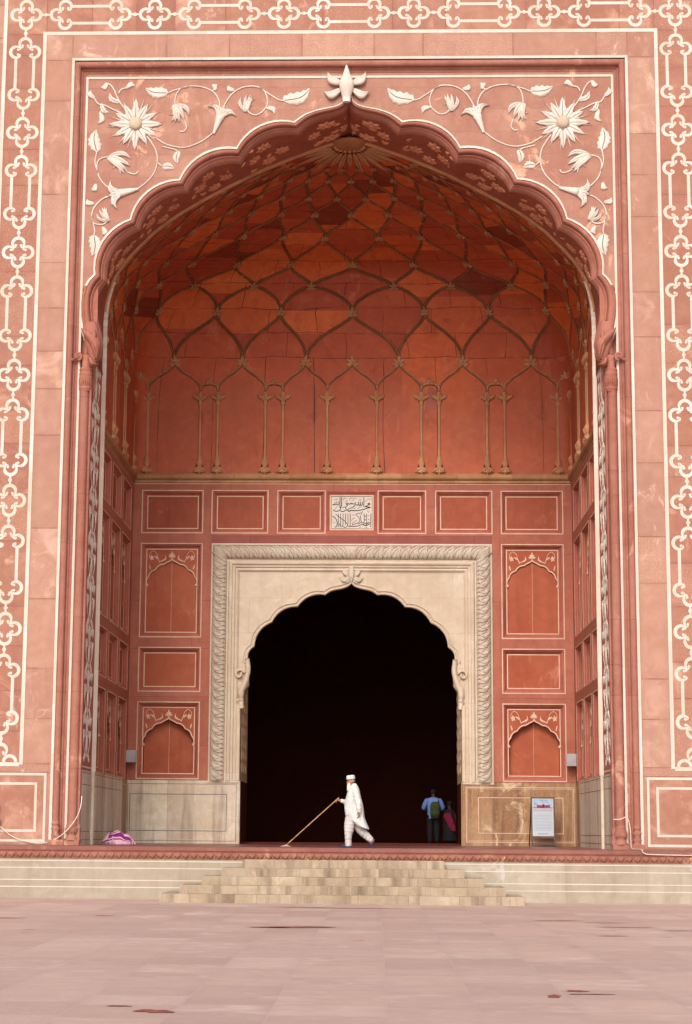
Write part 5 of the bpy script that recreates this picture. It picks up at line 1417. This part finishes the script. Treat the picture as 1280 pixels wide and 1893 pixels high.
def old_man():
    T = thing('person', 'elderly bearded man in white tunic and cap pushing a mop across the terrace', 'person', (0.145, -0.95, 0.0))
    f = lambda X, Y, y=0.0: (((X-560)/890), y, (1705-Y)/890)
    J = {}; E_ = []
    def j(k, p, r): J[k] = (Vector(p), r)
    j('pel', f(640, 1010), (.15, .12)); j('wst', f(625, 860), (.15, .12)); j('che', f(615, 620), (.17, .12)); j('nb', f(618, 430), (.075, .06)); j('nk', f(600, 375), .055)
    j('h0', f(572, 320), (.07, .072)); j('h1', f(563, 262), (.088, .078)); j('h2', f(568, 215), (.072, .068))
    E_ += [('pel', 'wst'), ('wst', 'che'), ('che', 'nb'), ('nb', 'nk'), ('nk', 'h0'), ('h0', 'h1'), ('h1', 'h2')]
    j('ns', f(478, 332), .014); j('nb2', f(497, 300), .018); E_ += [('h1', 'nb2'), ('nb2', 'ns')]
    # near (camera side) arm hangs back, far arm reaches to the mop
    j('s1', f(655, 480, -.17), .062); j('e1', f(735, 730, -.23), .045); j('w1', f(752, 930, -.23), .030); E_ += [('che', 's1'), ('s1', 'e1'), ('e1', 'w1')]
    add_hand(J, E_, 'w1', 'a', J['w1'][0], Vector((.02, 0, -1)), Vector((-.9, .3, 0)), Vector((-.5, -.8, 0)), .35)
    j('s2', f(600, 480, .17), .062); j('e2', f(500, 735, .22), .045); j('w2', f(345, 705, .16), .030); E_ += [('che', 's2'), ('s2', 'e2'), ('e2', 'w2')]
    add_hand(J, E_, 'w2', 'b', J['w2'][0], Vector((-1, -.05, .15)), Vector((0, -.55, -.8)), Vector((0, -.6, .8)), .85)
    # legs
    j('hp1', f(600, 1090, -.07), .09); j('k1', f(530, 1340, -.07), .062); j('a1', f(560, 1625, -.06), .04); j('t1', f(420, 1690, -.07), .03); j('hl1', f(590, 1680, -.06), .034)
    j('hp2', f(680, 1090, .08), .09); j('k2', f(815, 1370, .08), .062); j('a2', f(1040, 1560, .08), .04); j('t2', f(1000, 1680, .08), .028); j('hl2', f(1085, 1545, .08), .032)
    for s in '12': E_ += [('pel', 'hp'+s), ('hp'+s, 'k'+s), ('k'+s, 'a'+s), ('a'+s, 't'+s), ('a'+s, 'hl'+s)]
    skin_body('body', J, E_, 'pel', 'skin', T, sub=2)
    # kameez: rings (front X, back X, depth, front Y, back Y)
    def R_(fx, bx, ry, fy, by, fo=.02, cy=0.0): return ((fx-560)/890, (bx-560)/890, cy, ry, (1705-fy)/890, (1705-by)/890, fo)
    k = loft('tunic', [R_(570, 668, .06, 372, 325, 0), R_(556, 698, .085, 392, 352, 0), R_(545, 725, .135, 425, 395, .0), R_(522, 752, .185, 470, 450, .01), R_(492, 770, .21, 540, 530, .015), R_(470, 790, .215, 620, 620, .02), R_(448, 812, .21, 700, 700, .05), R_(436, 832, .21, 780, 780, .075),
                   R_(440, 845, .21, 870, 870, .08), R_(450, 852, .215, 950, 960, .075), R_(458, 862, .22, 1010, 1050, .07), R_(478, 885, .225, 1052, 1120, .05), R_(520, 915, .225, 1090, 1190, .045), R_(580, 945, .22, 1130, 1255, .04), R_(640, 968, .215, 1180, 1305, .035), R_(650, 966, .205, 1186, 1318, .03)], 'cotton', T, 64, fk=9)
    # front flap of the tunic hanging over the front thigh
    mb = MB(); rows = []
    for i in range(9):
        q = i/8; rows.append([f(458+(k_/7)*(120-40*q)+q*40, 1000+q*70+(k_/7)*60*q, -.20+.03*math.sin(k_*1.5)+q*.04) for k_ in range(8)])
    mb.grid(rows, 'cotton'); mb.build('tunic_flap', k)
    for nm, pts, rr in (('sleeve', [f(648, 440, -.12), f(665, 500, -.17), f(700, 620, -.205), f(735, 740, -.235), (f(745, 850, -.24)), f(752, 915, -.235), f(753, 945, -.232)], [.06, .088, .085, .074, .062, .052, .05]),
                        ('sleeve', [f(610, 450, .12), f(590, 510, .17), f(545, 640, .205), f(500, 735, .22), f(430, 722, .19), f(375, 708, .165), f(345, 702, .16)], [.06, .085, .08, .068, .055, .045, .042])):
        mb = MB(); P_ = sp(pts, 5); N = len(P_)
        r2 = [rr[min(len(rr)-2, int(i*(len(rr)-1)/(N-1)))]*(1-((i*(len(rr)-1)/(N-1)) % 1))+rr[min(len(rr)-1, int(i*(len(rr)-1)/(N-1))+1)]*((i*(len(rr)-1)/(N-1)) % 1)+.004*math.sin(i*1.3) for i in range(N)]
        mb.tube(P_, r2, 'cotton', 14, caps=False); mb.build(nm, T)
    for nm, pts, rr, mt in (('trouser_leg', [f(590, 1000, -.06), f(560, 1120, -.07), f(542, 1230, -.07), f(535, 1330, -.07), f(522, 1430, -.07), f(520, 1540, -.065), f(522, 1630, -.06), f(524, 1672, -.06)], [.13, .128, .125, .115, .09, .078, .078, .072], 'cotton2'),
                            ('trouser_leg', [f(680, 1030, .07), f(712, 1160, .08), f(760, 1280, .08), f(840, 1380, .08), f(920, 1455, .08), f(990, 1520, .08), f(1032, 1545, .08)], [.13, .135, .12, .105, .09, .08, .07], 'cotton2')):
        mb = MB(); P_ = sp(pts, 5); N = len(P_)
        r2 = [rr[int(i*(len(rr)-1)/(N-1))] if i == N-1 else rr[int(i*(len(rr)-1)/(N-1))]*(1-((i*(len(rr)-1)/(N-1)) % 1))+rr[int(i*(len(rr)-1)/(N-1))+1]*((i*(len(rr)-1)/(N-1)) % 1)+.005*math.sin(i*1.7) for i in range(N)]
        mb.tube(P_, r2, mt, 16, caps=False); mb.build(nm, T)
    # cap, hair, beard, ears, eyes
    mb = MB(); c = f(565, 245)
    mb.grid([[(c[0]+rx*math.cos(2*pi*k_/20), rx*.92*math.sin(2*pi*k_/20), c[2]+z+.006*math.cos(2*pi*k_/20)) for k_ in range(20)] for z, rx in ((-.004, .104), (.0, .108), (.045, .106), (.082, .100), (.096, .085), (.10, .04), (.10, .004))], 'cotton', closed=True)
    mb.build('cap', T)
    mb = MB(); mb.ell(f(596, 282), .072, .082, .045, 'greyhair', 14); mb.build('hair', T)
    mb = MB(); rows = []
    for X0, X1, Y, ry in ((508, 575, 318, .062), (492, 575, 350, .066), (488, 572, 390, .058), (486, 560, 430, .046), (486, 540, 470, .03), (490, 515, 500, .012)):
        a = f(X0, Y)[0]; b = f(X1, Y)[0]; z = f(0, Y)[2]
        rows.append([((a+b)/2-(b-a)/2*math.cos(2*pi*k_/14), ry*math.sin(2*pi*k_/14), z) for k_ in range(14)])
    mb.grid(rows, 'beard', closed=True, caps=True); mb.build('beard', T)
    for s in (-1, 1):
        mb = MB(); mb.ell(f(580, 300, s*.083), .016, .008, .03, 'skin', 10); mb.build('ear', T)
        mb = MB(); mb.ell(f(497, 286, s*.036), .008, .010, .006, 'black', 8); mb.build('eye', T)
    mb = MB(); mb.ell(f(487, 350), .008, .022, .005, 'skindark', 8); mb.build('mouth', T)
    # shoes
    for a, b, c_2, y in ((f(345, 1695), f(480, 1650), f(606, 1690), -.065), (f(1000, 1715), f(1010, 1640), f(1105, 1520), .08)):
        mb = MB(); A = Vector(a); C2 = Vector(c_2); A.y = C2.y = y; ax = C2-A; L = ax.length; ax.normalize(); nn = Vector((-ax.z, 0, ax.x)); nn = nn if nn.z > 0 or y > 0 else -nn
        if y > 0: nn = Vector((-abs(nn.x), 0, abs(nn.z)*.5)).normalized()
        rows = []
        for i in range(10):
            q = i/9; h = .028+.035*math.sin(pi*min(1, q*.9+.1))**.8; wd = .018+.03*math.sin(pi*min(1, q*.92+.08))**.6
            c0 = A+ax*L*q; rows.append([c0+nn*(h*max(0, math.sin(2*pi*k_/10))+.004)+Vector((0, wd*math.cos(2*pi*k_/10), 0)) for k_ in range(10)])
        mb.grid(rows, 'navy', closed=True, caps=True); mb.build('shoe', T)
    # mop (held: a thing of its own)
    O = Vector((0.145, -0.95, 0)); T2 = thing('floor_mop', 'long bamboo handled mop pushed along the floor by the elderly man in white', 'mop', (-1.42, -.85, 0))
    top = O+Vector(f(292, 655, .125)); bot = Vector((-1.42, -.85, .04)); ax = (top-bot).normalized()
    mb = MB(); mb.tube([bot-T2.location, top+ax*.03-T2.location], [.011, .011], 'wood', 8); mb.build('handle', T2)
    mb = MB()
    for k_ in range(16):
        a = 2*pi*k_/16; mb.tube([(0, 0, .05), (.05*math.cos(a), .05*math.sin(a), .035), (.11*math.cos(a)*1.2, .07*math.sin(a), .010)], [.012, .013, .01], 'mop', 5)
    mb.build('mop_head', T2)
old_man()

def backpacker():
    T = thing('person', 'man in light blue shirt and dark trousers seen from behind inside the doorway', 'person', (2.60, 15.0, 0.004))
    J = {}; E_ = []
    def j(k, p, r): J[k] = (Vector(p), r)
    j('pel', (0, 0, .93), (.14, .10)); j('wst', (0, 0, 1.1), (.13, .10)); j('che', (0, 0, 1.32), (.16, .11)); j('nb', (0, 0, 1.46), .06); j('nk', (0, 0, 1.5), .052)
    j('h0', (0, .02, 1.57), (.07, .075)); j('h1', (0, .02, 1.64), (.08, .088)); j('h2', (0, .02, 1.69), .07); j('ns', (0, .12, 1.60), .014)
    E_ += [('pel', 'wst'), ('wst', 'che'), ('che', 'nb'), ('nb', 'nk'), ('nk', 'h0'), ('h0', 'h1'), ('h1', 'h2'), ('h0', 'ns')]
    for s, t in ((-1, 'l'), (1, 'r')):
        j('s'+t, (s*.18, 0, 1.40), .055); j('e'+t, (s*.28, .05, 1.14), .042); j('w'+t, (s*.20, .25, 1.05), .028)
        E_ += [('che', 's'+t), ('s'+t, 'e'+t), ('e'+t, 'w'+t)]
        add_hand(J, E_, 'w'+t, t, J['w'+t][0], Vector((-s*.3, 1, -.1)), Vector((0, -.2, -1)), Vector((-s, 0, 0)), .5)
        j('hp'+t, (s*.1, 0, .86), .09); j('k'+t, (s*.11, .02, .48), .062); j('a'+t, (s*.11, 0, .09), .042); j('t'+t, (s*.13, .16, .04), .035)
        E_ += [('pel', 'hp'+t), ('hp'+t, 'k'+t), ('k'+t, 'a'+t), ('a'+t, 't'+t)]
    skin_body('body', J, E_, 'pel', 'skindark', T, sub=1)
    loft('shirt', [(-.07, .07, 0, .06, 1.49, 1.49, 0), (-.19, .19, 0, .09, 1.45, 1.45, 0), (-.22, .22, 0, .12, 1.38, 1.38, .01), (-.2, .2, 0, .135, 1.25, 1.25, .02), (-.185, .185, 0, .13, 1.1, 1.1, .03), (-.19, .19, 0, .135, .95, .95, .03), (-.2, .2, 0, .14, .82, .82, .03)], 'blue', T)
    for s in (-1, 1):
        mb = MB(); mb.tube(sp([(s*.17, 0, 1.43), (s*.24, .0, 1.32), (s*.30, .03, 1.18), (s*.30, .07, 1.12)], 4), [.07, .08, .075, .066], 'blue', 12, caps=False); mb.build('sleeve', T)
        mb = MB(); mb.tube(sp([(s*.09, 0, .92), (s*.11, .02, .5), (s*.11, 0, .06)], 5), [.115, .095, .07], 'black', 12); mb.build('trouser_leg', T)
        mb = MB(); mb.ell((s*.13, .06, .04), .05, .14, .05, 'black', 10); mb.build('shoe', T)
    mb = MB(); mb.ell((0, .005, 1.665), .088, .096, .085, 'black', 14); mb.build('hair', T)
    B = thing('backpack', 'olive green backpack on the back of the man in light blue shirt', 'backpack', (2.65, 14.83, 1.05))
    mb = MB(); rows = []
    for z, hw, dp in ((-.20, .10, .06), (-.19, .14, .09), (-.05, .16, .10), (.12, .155, .095), (.24, .13, .08), (.30, .08, .05)):
        rows.append([(math.copysign(abs(math.cos(a))**.6, math.cos(a))*hw, -.02+math.copysign(abs(math.sin(a))**.6, math.sin(a))*dp, z) for a in [2*pi*k/20 for k in range(20)]])
    mb.grid(rows, 'olive', closed=True, caps=True); mb.build('bag', B)
    mb = MB(); mb.ell((0, -.12, -.06), .11, .035, .10, 'olive', 12); mb.build('pocket', B)
    for s in (-1, 1):
        mb = MB(); mb.tube(sp([(s*.10, .04, .22), (s*.13, .10, .34), (s*.14, .22, .38), (s*.13, .32, .28)], 4), .022, 'black', 8, flat=.4); mb.build('strap', B)
backpacker()

def child():
    T = thing('person', 'dim small figure in dark clothes with crimson cloth beside the man in blue', 'person', (3.13, 15.2, 0.004))
    J = {}; E_ = []
    def j(k, p, r): J[k] = (Vector(p), r)
    j('pel', (0, 0, .70), (.11, .09)); j('wst', (0, 0, .85), (.10, .08)); j('che', (0, 0, 1.0), (.12, .09)); j('nb', (0, 0, 1.11), .05); j('nk', (0, 0, 1.15), .045)
    j('h0', (-.01, .01, 1.21), .066); j('h1', (-.01, .01, 1.28), .076); j('h2', (-.01, .01, 1.33), .06)
    E_ += [('pel', 'wst'), ('wst', 'che'), ('che', 'nb'), ('nb', 'nk'), ('nk', 'h0'), ('h0', 'h1'), ('h1', 'h2')]
    for s, t in ((-1, 'l'), (1, 'r')):
        j('s'+t, (s*.13, 0, 1.06), .042); j('e'+t, (s*.19, .02, .84), .034); j('w'+t, (s*.18, .1, .66), .024)
        E_ += [('che', 's'+t), ('s'+t, 'e'+t), ('e'+t, 'w'+t)]
        add_hand(J, E_, 'w'+t, t, J['w'+t][0], Vector((0, .3, -1)), Vector((-s, 0, 0)), Vector((0, 1, 0)), .4, r=.008, ln=.065)
        j('hp'+t, (s*.08, 0, .64), .075); j('k'+t, (s*.08, .02, .36), .05); j('a'+t, (s*.08, 0, .07), .035); j('t'+t, (s*.09, .12, .03), .028)
        E_ += [('pel', 'hp'+t), ('hp'+t, 'k'+t), ('k'+t, 'a'+t), ('a'+t, 't'+t)]
    skin_body('body', J, E_, 'pel', 'skindark', T, sub=1)
    loft('dress', [(-.06, .06, 0, .05, 1.13, 1.13, 0), (-.14, .14, 0, .08, 1.08, 1.08, 0), (-.15, .15, 0, .1, .95, .95, .02), (-.15, .15, 0, .11, .75, .75, .03), (-.2, .2, 0, .15, .45, .45, .05), (-.22, .22, 0, .17, .12, .12, .06)], 'black', T)
    mb = MB(); rows = []
    for i, (z, x0, w_) in enumerate(((1.0, -.04, .07), (.93, -.06, .12), (.8, -.03, .13), (.66, .03, .12), (.52, .09, .1), (.42, .14, .05))):
        rows.append([(x0+w_*math.cos(pi*k/10), -.12-.05*math.sin(pi*k/10)-.01*math.sin(k*2+i), z) for k in range(11)])
    mb.grid(rows, 'crimson'); mb.build('scarf', T)
    mb = MB(); mb.ell((-.01, -.005, 1.30), .084, .088, .082, 'black', 14); mb.build('hair', T)
child()

# ================================================================== SMALL THINGS
def bundle():
    T = thing('cloth_bundle', 'heaped purple and pale pink striped blanket on the floor by the left wall', 'blanket', (-5.98, 2.75, 0))
    mb = MB(); nu, nv = 60, 34; rows = []
    for i in range(nu+1):
        u = i/nu; row = []
        for k in range(nv+1):
            v = k/nv; a = pi*v
            h = .36*(math.sin(pi*min(1, u*1.02))**.55)*(1-.35*abs(u-.35)); dpt = .34*(math.sin(pi*u)**.4 if 0 < u < 1 else .02)
            fo = .022*math.sin(u*22+v*7)+.018*math.sin(u*9-v*13)+.012*math.sin(v*31+u*5)
            row.append((-.46+.92*u+fo*.4, -dpt*math.cos(a)+fo*.6, max(.004, (h+fo)*math.sin(a)**.7)))
        rows.append(row)
    b0 = len(mb.v)
    for r in rows: mb.v.extend(r)
    pi_, pp = mb.m('purple'), mb.m('pink')
    for i in range(nu):
        for k in range(nv):
            v = (k+.5)/nv; u = i/nu
            q = v+.02*math.sin(u*8)-(.05*max(0, u-.6))
            if u < .25: col = pi_ if .07 < q < .13 else pp
            else: col = pi_ if (.14 < q < .29 or .35 < q < .42 or .08 < q < .105 or .62 < q < .72) else pp
            mb.f.append((i*(nv+1)+k, i*(nv+1)+k+1, (i+1)*(nv+1)+k+1, (i+1)*(nv+1)+k)); mb.mi.append(col); mb.rn.append(0); mb.ea.append(None); mb.sm.append(True)
    mb.build('blanket', T)
    mb = MB()
    for k in range(46):
        x = -.44+.9*k/46+R.uniform(-.008, .008); y = -.33*math.sin(pi*min(.98, max(.02, (x+.46)/.92)))**.4-.01
        mb.tube([(x, y+.02, .07), (x+R.uniform(-.01, .01), y-.015, .035), (x+R.uniform(-.02, .02), y-.03, .004)], [.006, .006, .004], R.choice(('pink', 'pink', 'black')), 4)
    mb.build('fringe', T)
bundle()

def sign_board():
    T = thing('notice_board', 'white notice board in a brown metal easel against the right brown dado', 'sign', (5.62, 8.9, 0))
    tilt = .06
    def MM(u, v, d=0.0): return Vector((u, -.02-d+(v-.2)*tilt, v))
    hw = .325
    mb = MB()
    for s in (-1, 1): mb.box(s*hw-.022, s*hw+.022, 0, .035, 0.02, 1.42, 'signmetal', MM=lambda a, d, z: MM(a, z, d-.035))
    for z in (.08, .26, 1.40): mb.box(-hw, hw, 0, .03, z-.02, z+.02, 'signmetal', MM=lambda a, d, z_: MM(a, z_, d-.034))
    mb.build('frame', T)
    for s in (-1, 1):
        mb = MB(); mb.tube([(s*(hw+.01), .08, 1.3), (s*(hw+.05), .42, .01)], .018, 'signmetal', 6); mb.build('leg', T)
    mb = MB(); mb.box(-hw+.02, hw-.02, 0, .02, .30, 1.375, 'paper', MM=lambda a, d, z: MM(a, z, d)); o = mb.build('board', T)
    g = lambda u, v, d=0.0: MM(u, v, .0215+d)
    mb = MB(); a = hw-.04
    mb.face([g(-a, 1.16), g(a, 1.16), g(a, 1.36), g(-a, 1.36)], 'skyprint')
    mb.box(-.17, .20, 0, .001, 1.125, 1.19, 'brickprint', MM=lambda x, d, z: g(x, z, d+.001)); mb.box(-.02, .05, 0, .001, 1.125, 1.22, 'brickprint', MM=lambda x, d, z: g(x, z, d+.0025))
    disc(mb, lambda u, v, d: g(u, v, d+.005), (.015, 1.175), .022, .001, 'inkblack', 0, 10); mb.box(-.007, .037, 0, .001, 1.125, 1.175, 'inkblack', MM=lambda x, d, z: g(x, z, d+.0065))
    for x, h in ((-.235, .13), (-.17, .08), (.2, .09)): mb.box(x-.006, x+.006, 0, .001, 1.125, 1.125+h, 'brickprint', MM=lambda q, d, z: g(q, z, d+.004))
    mb.box(-a, a, 0, .001, 1.115, 1.127, 'inkblack', MM=lambda q, d, z: g(q, z, d+.008))
    mb.build('printed_picture', o)
    mb = MB()
    def line(z, x0, x1, mt, h=.011):
        x = x0
        while x < x1:
            w_ = R.uniform(.015, .05); e = min(x+w_, x1); zz = z+R.uniform(-.002, .002)
            pts = [(x+(e-x)*k/6, zz+h*.35*math.sin(k*R.uniform(1.2, 2.4))) for k in range(7)]
            ribbon(mb, g, pts, h*.55, .001, mt)
            if R.random() < .6: disc(mb, g, (x+w_*.4, zz+h*R.choice((-.8, .9))), h*.18, .0012, mt, 0, 5)
            x = e+R.uniform(.006, .012)
    line(1.075, -a+.03, a-.02, 'inkred', .02); line(1.035, -a+.02, a-.02, 'inkred', .014); line(1.0, -a+.02, a-.02, 'ink')
    for k in range(12):
        z = .935-.042*k; line(z, -a+.03, a-.05, 'ink')
        if k % 2 == 0: disc(mb, g, (a-.03, z), .008, .0015, 'inkblack', 0, 6)
    line(.375, -.14, .13, 'inkblack', .014); line(.345, -.14, .13, 'ink', .01)
    mb.build('lettering', o)
sign_board()

for s, z, lb in ((-1, 2.36, 'left'), (1, 2.34, 'right')):
    T = thing('wall_speaker', 'small grey speaker box in the niche corner above the %s dado' % ('pale left' if s < 0 else 'brown stained right'), 'speaker', (s*6.52, 9.55, z), 'grey wall speakers')
    mb = MB(); w_, h, d = .145, .36, .12
    mb.box(-w_+.01, w_-.01, -d, d, .01, h-.01, 'steel'); mb.build('cabinet', T)
    mb = MB(); mb.box(-w_, w_, -d-.02, -d, 0, h, 'steel'); mb.build('front_grille', T)
    mb = MB(); mb.box(-.02, .02, d, .29, h*.4, h*.6, 'signmetal'); mb.build('bracket', T)

def cables():
    mb = MB(); mb.tube(sp([(-8.66, -.08, .47), (-8.53, -.08, .41), (-8.30, -.07, .22), (-7.95, -.06, .09), (-7.44, -.07, .05), (-7.01, -.14, .25), (-6.69, -.14, .62), (-6.57, -.1, .95), (-6.56, -.02, 1.2)], 6), .011, 'cable', 6)
    tag(mb.build('cable'), 'thin cream cable drooping along the foot of the wall at the left columns', 'cable')
    mb = MB(); mb.tube(sp([(6.60, -.14, .73), (6.78, -.17, .74), (6.95, -.12, .78), (7.02, -.10, .5), (7.03, -.12, .14), (7.0, -.6, .03), (7.1, -1.5, .02), (7.15, -1.56, -.06), (7.5, -1.56, -.1), (9.5, -1.56, -.11)], 6), .010, 'cable', 6)
    tag(mb.build('cable'), 'thin cream cable over the base of the right columns', 'cable')
    T = thing('floodlight', 'black floodlight on the wall at the far left edge beside the lowest framed panel', 'floodlight', (-8.72, -.12, .45))
    mb = MB(); mb.box(-.12, .12, -.08, .05, 0, .2, 'plastic'); mb.build('housing', T)
    mb = MB(); mb.box(-.1, .1, -.095, -.081, .02, .18, 'paper'); mb.build('glass', T)
    mb = MB(); mb.box(-.13, -.12, -.02, .12, .05, .14, 'plastic'); mb.box(.12, .13, -.02, .12, .05, .14, 'plastic'); mb.box(-.03, .1, -.04, .12, .42, .52, 'plastic'); mb.build('bracket', T)
cables()
